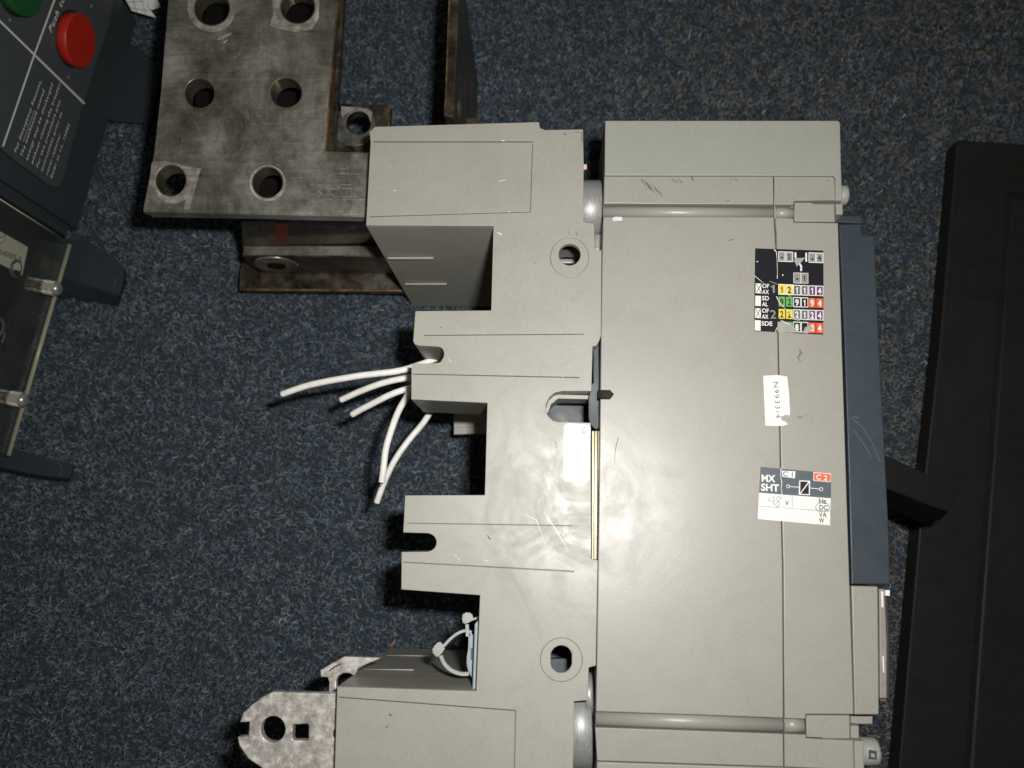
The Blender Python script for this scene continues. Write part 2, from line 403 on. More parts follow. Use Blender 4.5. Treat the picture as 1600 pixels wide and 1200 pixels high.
h1 = circ(890, 397.5, 17); h2 = [(860.5, 1021)] + arc(877, 1025, 16.5, 190, 350, 14) + [(893.5, 1021), (893.5, 1036)] + arc(877, 1035, 16.5, 10, 170, 14) + [(860.5, 1036)]
grooves = [stroke([(583, 221.5), (832, 221.5)], 2.6), stroke([(832, 224.5), (828.5, 331), (577, 338.5)], 1.1),
           stroke([(662, 524), (912, 522)], .9), stroke([(645.5, 584.5), (905, 590)], 1.1),
           stroke([(636, 817.5), (893, 821.5)], .9), stroke([(630, 878.5), (897, 893)], 1.1),
           stroke([(529.5, 1089.5), (805.5, 1110.5), (803, 1225)], 1.3)]
r1a, r1b = circ(890, 402, 30, 31, 48), circ(890, 402, 29.8, 30.8, 48)
r2a, r2b = circ(877, 1031, 33, 34.5, 48), circ(877, 1031, 32.8, 34.3, 48)
fr = A
slab('face_plate', base, 'base', [outline, r1a, r2a] + grooves, ZT, .0018, .0002)
slab('boss_ring', base, 'base', [r1b, h1], ZT, .0018, .0003)
slab('boss_ring', base, 'base', [r2b, h2], ZT, .0018, .0003)
slab('shell', base, 'base', [outline, h1, h2], ZT - .00185, .0015, .0, zpix=ZT)
slab('moulded_body', base, 'base', [outline, circ(890, 402, 44), circ(877, 1031, 40)], ZT - .0034, .0369, .0, zpix=ZT)
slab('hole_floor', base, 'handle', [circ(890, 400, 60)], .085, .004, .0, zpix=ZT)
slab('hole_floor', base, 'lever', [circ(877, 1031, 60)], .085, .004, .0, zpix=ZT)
# lower halves reaching down towards the floor: two terminal blocks
slab('terminal_block', base, 'base', [[(579, 222), (586, 199), (840, 192), (842, 201), (905, 203), (905, 346), (771, 353), (572, 352)]], ZT - .04035, ZT - .0404 - .001, 0, zpix=ZT)
0 and loft('terminal_shield', base, 'base', [([(572.6, 351.5), (770.6, 352.2), (770.6, 344), (573, 343)], ZT - .0404), ([(572.6, 352), (770.6, 352.7), (770.6, 344), (573, 343)], ZT - .041)])
B2 = [(527, 1073), (744, 1080), (890, 1096), (890, 1225), (522, 1225)]
slab('terminal_block', base, 'base', [B2], ZT - .0404, ZT - .0404 - .02, .0003, zpix=ZT)
# dark sides of the shields are ordinary walls; thin ribs stand proud of them
def rib(x0, x1, y, ztop, nrm):
    a = A.P(x0, y, ztop); b = A.P(x1, y, ztop)
    return a, b
def wall_y(px, py): return A.P(px, py, ZT).y
def rib_on_wall(xpx0, xpx1, ypx, ywall, side):
    """a thin ledge on the wall plane y=ywall (side -1 sticks towards -y); ypx where the photo shows it"""
    r0 = A.ray(xpx0, ypx); r1 = A.ray(xpx1, ypx); o = A.o
    yy = ywall + side * .0003
    t0 = (yy - o.y) / r0.y; t1 = (yy - o.y) / r1.y
    p0 = o + r0 * t0; p1 = o + r1 * t1
    bm = bmesh.new(); h = .0011
    vs = []
    for p in (p0, p1):
        for dy in (0.0004 * -side, side * .0006):
            for dz in (0, -h): vs.append(bm.verts.new((p.x, p.y + dy, p.z + dz)))
    for f in ((0, 1, 3, 2), (4, 6, 7, 5), (0, 2, 6, 4), (1, 5, 7, 3), (2, 3, 7, 6), (0, 4, 5, 1)): bm.faces.new([vs[i] for i in f])
    bmesh.ops.recalc_face_normals(bm, faces=bm.faces)
    me = bpy.data.meshes.new('rib'); bm.to_mesh(me); bm.free()
    link('wall_rib', me, 'base', base)
yw = A.P(670, 352.5, ZT).y
rib_on_wall(606, 677, 403, yw, -1); rib_on_wall(633, 698, 443.5, yw, -1)
yw2 = A.P(640, 1077, ZT).y
rib_on_wall(603, 672, 1025.5, yw2, 1); rib_on_wall(568, 646, 1047.5, yw2, 1)
# rear flange glimpsed through the middle notch, inside bushing seen through the holes
slab('inner_bracket', base, 'base', [[(709, 628), (775, 628), (775, 676), (709, 678.5)]], .030, .004, .0004)
slab('inner_bracket_lip', base, 'base', [[(709, 668), (775, 664), (775, 676.5), (709, 679)]], .0338, .003, .0004)
slab('inner_ledge', base, 'steel', [[(868, 404), (912, 404), (912, 411), (868, 411)]], .10, .003, .0006)
slab('slot_floor', base, 'lever', [[(846, 632), (935, 628), (935, 668), (846, 668)]], .106, .003, .0005)
slab('slot_lip', base, 'base', [[(868, 616), (924, 617.5), (924, 624), (872, 623), (861, 632), (856, 647), (852, 642), (856, 626)]], .1365, .012, .0003)
slab('hole_ledge', base, 'lever', [[(850, 1029), (905, 1029), (905, 1070), (850, 1070)]], .112, .004, .0005)
# wrinkled shiny marks come from the material; white approval label on the base
lab = slab('approval_label', base, 'label_bright', [[(887, 661), (919, 664), (923, 668), (921, 749), (917, 753), (884, 752), (880, 748), (881, 666)]], ZT + .00015, .00015, .00003, 'glossy white approval sticker with rounded corners')
text('lettering', lab, 'ink', 'UL', (909, 668), (909, 680), 7, ZT + .0002)
sheet('lettering', lab, 'ink', [stroke(circ(911.5, 740, 5.5, 6, 20) + [(917, 740)], .8), stroke([(909, 742), (911, 738), (914, 742)], .7)], ZT + .0002)
sheet('lettering', lab, simple('faint_print', (.72, .72, .76), .4), [stroke([(889 + k * 5.2, 676), (888 + k * 5.2, 676 + l)], .7) for k, l in enumerate((50, 60, 42, 58))], ZT + .0002)
# ------------------------------------------------------------------ parts of the gap: lever, brass strip, spacer cylinders
lev = thing('interlock_lever', 'dark plastic interlock lever with pointed black pin in the gap between base and breaker', 'lever', A, A.P(930, 610, .1))
slab('lever_arm', lev, 'lever', [[(926.5, 543), (936, 536), (937, 600), (937, 668), (932, 672), (926.5, 666)]], .136, .012, .0006)
loft('lever_block', lev, 'lever', [([(925, 599), (933, 598), (933, 672), (925, 666), (920, 655), (920, 625)], .1445), ([(925, 599), (933, 598), (933, 672), (925, 666), (920, 655), (920, 625)], .125)], bevel=.0004)
slab('pin', lev, 'handle', [[(934, 609), (953, 609), (959.5, 615.5), (954, 622.5), (934, 622)]], .1487, .0025, .0003)
st = thing('metal_strip', 'narrow yellowish plated metal strip standing in the gap below the lever', 'metal strip', A, A.P(930, 770, .1))
slab('strip_edge', st, 'brass', [[(924.6, 673), (928.4, 673), (927.6, 874), (924.6, 874)]], .1435, .02, .0002)
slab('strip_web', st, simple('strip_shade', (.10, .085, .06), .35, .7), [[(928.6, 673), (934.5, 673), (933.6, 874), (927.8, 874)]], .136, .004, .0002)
slab('strip_edge', st, 'brass', [[(934.7, 673), (936.6, 673), (935.2, 874), (933.8, 874)]], .141, .01, .0002)
def cyl_x(name, parent, mat, x0, x1, yc, ry_px, ztop, seg=64, label=None, bev=.0006):
    r = ry_px * .385 / FPX
    a = A.P(x0, yc, ztop); b = A.P(x1, yc, ztop)
    zc = ztop - r
    ax, bx_ = A.P(x0, yc, zc), A.P(x1, yc, zc)
    ys = a.y
    pts = [(ax.x, ys, zc), (ax.x + bev, ys, zc), (a.x + .002, ys, zc), (b.x - .0006, ys, zc), (b.x, ys, zc)]
    tube(name, parent, mat, [(a.x, ys, zc), (a.x + bev, ys, zc), (b.x - bev, ys, zc), (b.x, ys, zc)], [r - bev, r, r, r - bev], seg, label)
c1 = thing('spacer_cylinder', 'upper satin grey cylinder bridging the gap between base and breaker', 'spacer', A, A.P(925, 310, .1), 'spacer cylinders in the gap')
cyl_x('drum', c1, 'steel', 905, 941.5, 310, 50, .137)
cyl_x('collar', c1, 'lever', 942, 944, 312, 38, .134)
slab('tab', c1, 'pink', [[(911, 257), (917, 256), (917, 263), (911, 264)]], .130, .002, .0003)
slab('foot', c1, 'steel', [[(929.5, 366), (940, 366), (940, 390), (929.5, 390)]], .128, .02, .0004)
c2 = thing('spacer_cylinder', 'lower shiny satin grey cylinder bridging the gap at the bottom edge of the picture', 'spacer', A, A.P(915, 1150, .1), 'spacer cylinders in the gap')
cyl_x('drum', c2, 'steel', 890, 926, 1150, 62, .140)
cyl_x('collar', c2, 'steel', 915, 927, 1092, 32, .138)
cyl_x('collar', c2, 'lever', 926.5, 930, 1120, 60, .137)

# ------------------------------------------------------------------ breaker body (right part)
brk = thing('circuit_breaker', 'large light grey moulded circuit breaker lying on its side with three stickers', 'circuit breaker', A, A.P(1130, 650, 0))
def lerp(a, b, t): return a + (b - a) * t
def seamx(y):
    pts = [(188, 1208), (275, 1209), (338, 1210), (388, 1213), (570, 1217), (728, 1220), (830, 1222), (880, 1223.5), (1123, 1225), (1260, 1227)]
    for (y0, x0), (y1, x1) in zip(pts, pts[1:]):
        if y <= y1: return lerp(x0, x1, (y - y0) / (y1 - y0))
    return 1227
def leftx(y): return 945 - (y - 188) * 15 / 1012 if y < 400 else 941 - (y - 400) * 11 / 800
def rightx(y): return lerp(1309.5, 1334, (y - 348) / 770)
ZB = .1445
seam_pts = [(seamx(y), y) for y in (338.8, 388, 480, 570, 650, 728, 830, 880, 960, 1040, 1112)]
left_edge = [(leftx(y), y) for y in (1112, 1000, 800, 600, 400, 338.5)]
slab('side_wall', brk, 'body', [left_edge + [(x - .75, y) for x, y in seam_pts[:-1]] + [(1224, 1122.3), (1100, 1117.6)]], ZB, .048, .0005, bres=2)
rr = [(rightx(y), y) for y in (348.2, 500, 700, 900, 1116.2)]
slab('front_shell', brk, 'body', [[(x + .75, y) for x, y in seam_pts[:-1]][::-1] + [(1210.8, 340), (1239.5, 341), (1240.5, 347.4)] + rr + [(1259, 1115.8), (1258.5, 1123.6), (1226, 1122.6)]], ZB, .048, .0004, bres=2)
# top strip above the upper rod
slab('upper_strip', brk, 'body', [[(944.5, 275.6), (1208, 275.8), (1208.8, 319.3), (943.6, 317.6)]], ZB - .0004, .046, .0003)
slab('upper_strip', brk, 'body', [[(1209.6, 275.8), (1300, 276.3), (1304, 279), (1305, 312.6), (1241, 313.6), (1239.5, 319.6), (1210.4, 319.4)]], ZB - .0004, .046, .0003)
def rod(x0, x1, ya, yb, rpx):
    z = ZB - .001; r = rpx * .385 / FPX
    a = A.P(x0, ya, z); b = A.P(x1, yb, z)
    tube('round_rail', brk, 'body', [(a.x, a.y, z - r), (b.x, b.y, z - r)], r, 40)
rod(943, 1209, 328.0, 329.8, 9.2); rod(1210.6, 1240.5, 329.9, 330.2, 8.8)
slab('rail_bed', brk, 'body', [[(944, 318), (1304, 319), (1305, 346), (944, 340)]], ZB - .0045, .04, .0003)
slab('rail_block', brk, 'body', [[(1241.5, 316), (1268, 316), (1271, 318), (1304.5, 318.5), (1304.5, 346.3), (1243, 346), (1241, 343)]], ZB - .0012, .042, .0005)
# upper end shield
slab('end_shield', brk, 'shield', [[(945.5, 188), (1309, 188), (1313, 191), (1314.5, 262), (1316.5, 313.2), (1305.8, 313.2), (1305.2, 277), (1303, 274.6), (944.7, 273.9)]], ZB + .0002, .05, .0006, bres=2)
slab('shield_tab', brk, 'shield', [[(1306, 318.4), (1316.8, 318.4), (1317.2, 334.5), (1306.2, 335)]], ZB - .001, .03, .0004)
def screw_x(px0, px1, yc, rpx, ztop, mat):
    r = rpx * .385 / FPX; a = A.P(px0, yc, ztop); b = A.P(px1, yc, ztop)
    return tube('screw', brk, mat, [(a.x, a.y, ztop - r), (b.x - .0012, a.y, ztop - r), (b.x - .0004, a.y, ztop - r), (b.x, a.y, ztop - r)], [r, r, r * .93, r * .7], 32)
screw_x(1312, 1329, 299, 17, .134, 'shield')
# lower rail and strip
rod(931, 1224, 1124, 1134.2, 10.6); rod(1225.8, 1257.5, 1134.4, 1135.4, 10.4)
slab('rail_bed', brk, 'body', [[(931, 1108), (1224, 1118), (1259, 1120), (1259, 1156), (930, 1145)]], ZB - .0048, .04, .0003)
slab('rail_block', brk, 'body', [[(1259.8, 1117.4), (1328, 1117.8), (1328.6, 1155), (1287, 1154.4), (1284, 1153), (1260.4, 1152)]], ZB - .0006, .042, .0005)
slab('latch_tab', brk, 'body', [[(1329.2, 1119), (1364, 1119.5), (1363.4, 1131.6), (1329.6, 1131.8)]], ZB - .012, .02, .0005)
slab('latch_tab', brk, 'shield', [[(1329.2, 1134), (1342.4, 1134), (1342.8, 1155), (1329.8, 1155)]], ZB - .006, .02, .0005)
slab('lower_strip', brk, 'body', [[(930, 1136.8), (1100, 1142.5), (1223.6, 1147), (1224.2, 1198), (1100, 1194), (933, 1188.5)]], ZB - .0004, .046, .0003)
slab('lower_strip', brk, 'body', [[(1225.4, 1147), (1258.8, 1148.4), (1259.4, 1153.6), (1284, 1155), (1333.2, 1156.8), (1334.6, 1203), (1226, 1198.2)]], ZB - .0004, .046, .0003)
slab('end_shield', brk, 'shield', [[(933, 1190.5), (1100, 1196), (1226, 1200), (1336, 1204.8), (1334.8, 1158), (1350, 1158), (1352, 1280), (928, 1270)]], ZB + .0001, .05, .0006)
s2 = screw_x(1346, 1379, 1179, 19, .139, 'shield')
p = A.P(1363, 1181, .1392)
slab('screw_slot', s2, 'lever', [[(1358, 1172), (1370, 1174), (1370, 1187), (1358, 1186)]], .1394, .001, .0001)
slab('screw_slot', s2, 'shield', [[(1361, 1177), (1367, 1178), (1367, 1184), (1361, 1183)]], .1397, .001, .0001)
# core below, set back from the shell edges
slab('rear_core', brk, 'handle', [[(965, 215), (1280, 215), (1305, 700), (1300, 1240), (950, 1240)]], .096, .090, .002)
# front cover
slab('front_cover', brk, 'navy', [[(1311, 350), (1346, 350), (1347, 367.5), (1366.5, 368), (1371, 480), (1377, 600), (1384, 730), (1389.5, 840), (1391, 913), (1330.6, 913), (1326, 740), (1319, 520)]], ZB - .0035, .07, .0006, 'navy blue front cover', 2)
slab('cover_tab', brk, 'navy', [[(1306, 336.5), (1345, 337), (1346, 349), (1306, 347)]], ZB - .010, .04, .0006)
sheet('scratch', brk, simple('scratch_pale', (.12, .15, .17), .5), [stroke([(1330, 652), (1345, 665), (1362, 690), (1375, 722)], .6), stroke([(1334, 672), (1350, 694), (1362, 715)], .6), stroke([(1333, 651), (1342, 653)], .8)], ZB - .0034)
slab('front_block', brk, 'body', [[(1330.8, 915.4), (1371.6, 916.4), (1373, 1040), (1373.4, 1116.6), (1335.6, 1116.6)]], ZB - .003, .06, .0005)
cs = slab('connector_strip', brk, simple('warm_grey_plastic', (.27, .245, .22), .5), [[(1374, 920), (1382, 920), (1386, 1000), (1386, 1091), (1375, 1091)]], ZB - .0055, .05, .0004)
slab('connector_edge', brk, simple('purple_black_edge', (.03, .014, .03), .5), [[(1382.6, 932), (1388, 932), (1391, 1000), (1390, 1092), (1386.5, 1092), (1386.5, 1000)]], ZB - .009, .05, .0003)
slab('white_contact', cs, 'white_tab', [[(1384, 922), (1391, 922), (1390.5, 931.5), (1384, 931)]], ZB - .004, .003, .0003)
slab('white_contact', cs, 'white_tab', [[(1377, 924), (1380, 924), (1380.6, 949), (1377.6, 949)]], ZB - .0050, .0007, .0001)
slab('white_contact', cs, 'white_tab', [[(1379, 1025), (1381, 1025), (1382, 1051), (1379.8, 1051)]], ZB - .0050, .0007, .0001)
slab('connector_foot', cs, simple('brown_foot', (.16, .09, .055), .5), [[(1374.5, 1092), (1386, 1092), (1384, 1097), (1376, 1096)]], ZB - .0058, .02, .0003)
# operating handle
loft('toggle_handle', brk, 'handle', [
    ([(1380, 712), (1389, 715), (1440, 737), (1492, 763), (1494, 772), (1481, 799), (1440, 784), (1389, 764), (1380, 762)], .098),
    ([(1380, 711), (1389, 714), (1440, 737), (1493.5, 764), (1494, 775), (1480, 802), (1438, 788), (1389, 768), (1380, 766)], .094),
    ([(1380, 725), (1389, 728), (1440, 752), (1486, 776), (1486, 784), (1470, 812), (1438, 817), (1389, 793), (1380, 789)], .060)], 'black toggle handle', bevel=.0006)
# scuffs, small marks on the body
zs = ZB + .0001
def mk(lst, z, mat='scuff', par=None, name='scuff_mark'): return sheet(name, par or brk, mat, [stroke(p, w) for p, w in lst], z)
random.seed(9)
sc = []
for k in range(16):
    x = 1002 + k * 1.7 + random.uniform(-2, 2); y = 280 + k * 1.2 + random.uniform(-4, 4)
    L = random.uniform(5, 15)
    sc.append(([(x, y), (x + L * .35, y + L * .5), (x + L * .75, y + L)], [.2, random.uniform(.4, 1.2), .2]))
sc += [([(1048 + i * 4, 277 + (i % 3) * 2), (1053 + i * 4, 283 + (i % 2) * 3)], [.2, .9]) for i in range(4)]
sc += [([(1080, 276), (1082, 279), (1084, 283)], [1.0, 1.8, .3]), ([(1142, 279), (1145, 282)], .6), ([(1148, 279), (1152, 283)], .7), ([(1133, 315), (1140, 312.5)], [.3, 1.0]), ([(1290, 284), (1297, 281)], .5)]
mk(sc, ZB - .0003)
mk([([(1138, 376.5), (1143, 374.5), (1147, 374.5)], [.3, 1.2, .3]), ([(966, 684), (962, 700), (960.5, 715), (961, 726)], [1.0, .8, .7, .3]), ([(958, 826), (966, 820)], [.3, .6]), ([(1136, 345), (1141, 344.5)], .5)], zs)
mk([([(1249, 545), (1252, 551), (1247, 558), (1251, 566)], [1.5, 4, 3, 1]), ([(1245, 651), (1251, 652.5), (1254, 651)], [.5, 3.5, 1]), ([(1255, 650), (1268, 645)], [1, .4])], zs, simple('smudge', (.17, .16, .15), .5))
sc = [([(936, 948), (965, 941), (1000, 932), (1035, 915), (1062, 888), (1080, 855)], [.5, 2.2, 1.6, 1.0, 1.6, .4]),
      ([(936, 958), (960, 946), (985, 940)], [.4, 1.8, .3]), ([(1012, 915), (1035, 893), (1055, 870), (1078, 835)], [.3, 1.2, 2.2, .3]), ([(1030, 917), (1050, 893), (1066, 872)], [.2, .8, .2])]
mk(sc, zs, simple('pale_scratch', (.37, .36, .33), .33))
sheet('paint_chip', brk, 'label_bright', [[(957, 340.5), (961, 338.5), (972, 339), (972.5, 344.5), (957.5, 345.5)]], zs)
mk([([(888, 361), (890, 365)], [.4, 1]), ([(899, 361), (903, 368)], [.4, 1.4]), ([(860, 408), (862, 412)], [1, .5]), ([(833, 409), (837, 412)], .5), ([(882, 208), (884, 211)], 1.6),
    ([(898, 206), (905, 207)], .8), ([(909, 206), (909.5, 222)], 1.0), ([(868, 690), (869, 700)], .8), ([(761, 836), (766, 843)], [1, 2.2]), ([(608, 1116), (612, 1118)], 2), ([(603, 1138), (606, 1134)], 1.2), ([(688, 511), (690, 512)], 1)], ZT + .0001, 'scuff', base)
mk([([(784, 219.5), (788, 220)], [1, 2]), ([(780, 283), (790, 281)], .8), ([(777, 363), (784, 367)], [1, 2]), ([(614, 298), (619, 297)], .7), ([(794, 331), (797, 331.5)], .8), ([(710, 866), (720, 877)], .5), ([(700, 560), (706, 566)], .5), ([(757, 877), (763, 876)], .8)], ZT + .0001, 'label_white', base, 'pale_nick')
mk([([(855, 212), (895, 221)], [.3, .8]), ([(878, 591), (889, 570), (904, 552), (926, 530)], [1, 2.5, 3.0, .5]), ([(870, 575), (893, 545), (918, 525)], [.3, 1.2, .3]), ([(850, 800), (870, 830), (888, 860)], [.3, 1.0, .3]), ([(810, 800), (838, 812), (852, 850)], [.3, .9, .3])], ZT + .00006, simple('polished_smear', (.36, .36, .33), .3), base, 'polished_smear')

# --- stickers
def S1(X, Y): return (1160 + X * .1333, 370 + Y * .1333)
def q1(x0, y0, x1, y1, s=.035): return [S1(x0, y0 + (x0 - 425) * s), S1(x1, y0 + (x1 - 425) * s), S1(x1, y1 + (x1 - 425) * s), S1(x0, y1 + (x0 - 425) * s)]
k1 = slab('contact_label', brk, 'lab_black', [[S1(150, 135), S1(500, 146), S1(948, 162), S1(952, 600), S1(947, 1147), S1(740, 1137), S1(400, 1116), S1(140, 1106), S1(143, 600)]], ZB + .00018, .00018, .00003, 'black sticker with rows of coloured number boxes, torn at its lower edge')
z1 = ZB + .00024; z2 = ZB + .00030; z3 = ZB + .00036
cx = [(425, 500), (512, 590), (600, 680), (692, 768), (780, 857), (867, 945)]
def cells(y0, y1, idx, mat, border=None):
    if border: sheet('box_border', k1, border, [q1(cx[i][0] - 4, y0 - 5, cx[i][1] + 4, y1 + 5) for i in idx], z1)
    sheet('colour_box', k1, mat, [q1(cx[i][0] + (4 if border else 0), y0 + (4 if border else 0), cx[i][1] - (4 if border else 0), y1 - (4 if border else 0)) for i in idx], z2)
cells(175, 285, (0, 1, 4, 5), 'lab_grey', 'label_white')
sheet('box_border', k1, 'label_white', [q1(598, 415, 772, 538, .03)], z1)
sheet('colour_box', k1, 'lab_grey', [q1(603, 420, 681, 533, .03), q1(689, 420, 767, 533, .03)], z2)
cells(558, 672, (0, 1), 'lab_yellow', 'label_white'); cells(562, 672, (2, 3), 'lab_dgrey', 'label_white'); cells(562, 672, (4, 5), 'lab_purple', 'label_white')
cells(700, 815, (0, 1), 'lab_green'); cells(705, 812, (2, 3), 'lab_black', 'label_white'); cells(705, 815, (4, 5), 'lab_red')
cells(845, 958, (0, 1), 'lab_yellow'); cells(848, 958, (2, 3), 'lab_dgrey', 'label_white'); cells(848, 958, (4, 5), 'lab_purple', 'label_white')
cells(993, 1105, (0, 1), 'lab_green'); cells(993, 1105, (2, 3), 'lab_black', 'label_white'); cells(993, 1112, (4, 5), 'lab_red')
def t1(s, x, y, w, h, mat, bold=.02):
    if s == '1':
        f = w / 22.0; g = h / 76.0; x -= 2
        return sheet('lettering', k1, mat, [[S1(x + px * f, y + py * g + px * f * .035) for px, py in ((10, 0), (10, -50), (0, -44), (0, -56), (14, -72), (22, -72), (22, 0))]], z3)
    return text('lettering', k1, mat, s, S1(x, y), S1(x + w, y + w * .035), h * .1333, z3, bold)
for row, chars, cols in ((655, '121114', ('ink', 'ink', 'label_white', 'label_white', 'label_white', 'label_white')),
                         (798, '929194', ('ink', 'ink') + ('label_white',) * 4), (942, '222124', ('ink', 'ink') + ('label_white',) * 4), (1090, '  8 84', ('ink', 'ink') + ('label_white',) * 4)):
    for i, ch in enumerate(chars):
        if ch == ' ': continue
        w = 22 if ch == '1' else 40
        x = (cx[i][0] + cx[i][1]) / 2 - w / 2
        t1(ch, x, row + (x - 425) * .035, w, 76, cols[i], .03)
t1('2', 530, 262, 36, 62, 'ink'); t1('4', 884, 278, 38, 62, 'ink'); t1('1', 716, 518, 22, 62, 'ink')
sheet('lettering', k1, 'ink', [[S1(x - 12, y - 12), S1(x + 12, y - 11), S1(x + 12, y + 12), S1(x - 12, y + 11)] for x, y in ((463, 243), (821, 262), (643, 495))], z3)
sheet('switch_symbol', k1, 'label_white', [q1(612, 175, 632, 290), q1(738, 175, 758, 280), stroke([S1(665, 310), S1(690, 345), S1(688, 402)], 2.6)], z3)
sheet('check_box', k1, 'label_white', [[S1(155, 545), S1(222, 548), S1(222, 664), S1(155, 660)], [S1(152, 690), S1(217, 692), S1(216, 812), S1(150, 809)], [S1(150, 835), S1(217, 838), S1(216, 955), S1(149, 950)], [S1(146, 975), S1(214, 980), S1(213, 1102), S1(144, 1098)]], z1)
sheet('check_mark', k1, 'ink', [stroke([S1(160, 552), S1(218, 655)], .8), stroke([S1(220, 552), S1(165, 652)], 1.0), stroke([S1(155, 842), S1(210, 948)], .8), stroke([S1(215, 842), S1(160, 945)], 1.0)], z3)
for s, x, y, w in (('OF', 232, 598, 82), ('AX', 232, 668, 80), ('SD', 230, 742, 82), ('AL', 230, 812, 68), ('OF', 230, 888, 80), ('AX', 228, 958, 78), ('SDE', 224, 1038, 128)): t1(s, x, y, w, 50, 'label_white', .02)
t1('1', 338, 655, 44, 98, 'lab_grey', .01); t1('2', 326, 955, 70, 100, 'lab_grey', .01)
tear = simple('torn_paper', (.34, .32, .29), .7)
sheet('torn_patch', k1, tear, [[S1(412, 1000), S1(470, 985), S1(540, 1010), S1(610, 1060), S1(618, 1090), S1(590, 1126), S1(412, 1116)], [S1(610, 240), S1(660, 250), S1(735, 245), S1(700, 290), S1(660, 320), S1(640, 352), S1(622, 310)],
    [S1(575, 935), S1(640, 940), S1(675, 985), S1(610, 975)], [S1(730, 1060), S1(800, 1040), S1(835, 1080), S1(790, 1110), S1(760, 1135), S1(715, 1128)]], z3 + .00004)
sheet('crease', k1, 'label_white', [stroke([S1(372, 150), S1(398, 175), S1(405, 250), S1(408, 340), S1(412, 420), S1(408, 490)], [1.5, 1.2, .5, .7, .5, 1.2]), stroke([S1(140, 455), S1(195, 500), S1(250, 545)], [.8, .8, .3]),
    stroke([S1(320, 520), S1(410, 555)], .4), stroke([S1(400, 700), S1(440, 780), S1(500, 840), S1(560, 890), S1(600, 950)], [1.5, 1, .6, 1, .4]), stroke([S1(410, 1060), S1(385, 1112)], .8), stroke([S1(165, 292), S1(185, 290)], 1.2), stroke([S1(470, 440), S1(478, 455)], 1.8),
    stroke([S1(540, 680), S1(570, 705)], .5), stroke([S1(450, 975), S1(520, 1015), S1(570, 1030)], [.5, 1.2, .4])], z3 + .00008)
# sticker 2: typed part number
k2 = slab('number_label', brk, 'label_white', [[(1192.5, 587), (1216, 586), (1230, 588.5), (1233, 615), (1234.5, 648), (1232, 663), (1222, 665.5), (1196, 665)]], ZB + .00018, .00018, .00003, 'small white typed sticker placed across the seam')
text('lettering', k2, 'ink', 'N9933/4', (1208.5, 597), (1212.5, 653), 7.4, z1, -.005, space=1.25)
sheet('torn_patch', k2, tear, [[(1220, 651), (1228, 648), (1235, 649), (1235, 664), (1231, 663), (1226, 658), (1222, 657)]], z1)
# sticker 3: shunt trip label
k3 = slab('shunt_label', brk, 'label_white', [[(1188, 729.5), (1299, 740), (1297, 821), (1184, 811)]], ZB + .00018, .00018, .00003, 'slate and white sticker with handwritten 48 and circled DC')
def S3(X, Y): return (1170 + X * .2168, 570 + Y * .2168)
sheet('slate_band', k3, 'lab_slate', [[S3(84, 735), S3(594, 782), S3(592, 962), S3(74, 922)]], z1)
sheet('box', k3, 'label_white', [[S3(238, 763), S3(335, 768), S3(333, 818), S3(240, 806)]], z2)
sheet('box', k3, 'lab_red', [[S3(472, 778), S3(590, 788), S3(586, 842), S3(469, 830)]], z2)
sheet('box_border', k3, 'label_white', [[S3(467, 773), S3(593, 783), S3(589, 847), S3(464, 835)]], (z1 + z2) / 2)
text('lettering', k3, 'lab_slate', 'C 1', S3(246, 801), S3(316, 808), 7.5, z3, .015)
text('lettering', k3, 'label_white', 'C 2', S3(484, 824), S3(566, 833), 7.5, z3, .015)
text('lettering', k3, 'label_white', 'MX', S3(92, 840), S3(192, 845), 10.5, z3, .03)
text('lettering', k3, 'label_white', 'SHT', S3(88, 905), S3(218, 912), 10.5, z3, .03)
sheet('coil_symbol', k3, 'label_white', [stroke([S3(296, 877), S3(364, 883)], 1.0), stroke([S3(440, 888), S3(508, 895)], 1.0), stroke([S3(284 + 11 * math.cos(a / 16 * 6.2832), 876 + 11 * math.sin(a / 16 * 6.2832)) for a in range(17)], .9),
    stroke([S3(522 + 12 * math.cos(a / 16 * 6.2832), 896 + 12 * math.sin(a / 16 * 6.2832)) for a in range(17)], .9), [S3(364, 832), S3(442, 836), S3(440, 940), S3(360, 935)]], z2)
sheet('coil_symbol', k3, 'lab_black', [[S3(371, 840), S3(430, 843), S3(370, 925)], [S3(433, 850), S3(433, 932), S3(375, 930)]], z3)
sheet('rule_line', k3, 'lab_slate', [stroke([S3(70, 1018), S3(592, 1056)], .6), stroke([S3(314, 942), S3(312, 1034)], .6)], z2)
text('lettering', k3, 'lab_slate', 'V', S3(260, 1010), S3(290, 1012), 6.5, z3, .03)
for s, x, y, w in (('Hz', 508, 998, 52), ('DC', 508, 1044, 60), ('VA', 504, 1096, 58), ('W', 504, 1136, 40)): text('lettering', k3, 'lab_slate', s, S3(x, y), S3(x + w, y + w * .07), 7.6, z3, .022)
pen = [stroke([S3(*p) for p in q], .7) for q in ([(150, 955), (142, 975), (160, 985), (182, 982)], [(180, 945), (182, 985), (178, 1020)], [(232, 958), (215, 948), (200, 962), (205, 980), (222, 995), (218, 1018), (200, 1022), (193, 1005), (210, 985), (228, 968), (232, 956)], [(505, 965), (515, 980), (550, 985)])]
pen.append(stroke([S3(532 + 50 * math.cos(a / 24 * 6.4), 1026 + 33 * math.sin(a / 24 * 6.4)) for a in range(25)], .8))
sheet('handwriting', k3, 'penink', pen, z3 + .00004)
sheet('crease', k3, 'label_bright', [stroke([S3(232, 745), S3(228, 800), S3(238, 850), S3(232, 905)], [1.2, .8, 1.4, .8]), stroke([S3(238, 905), S3(236, 1000), S3(238, 1120)], [1.2, .7, .5])], z3)

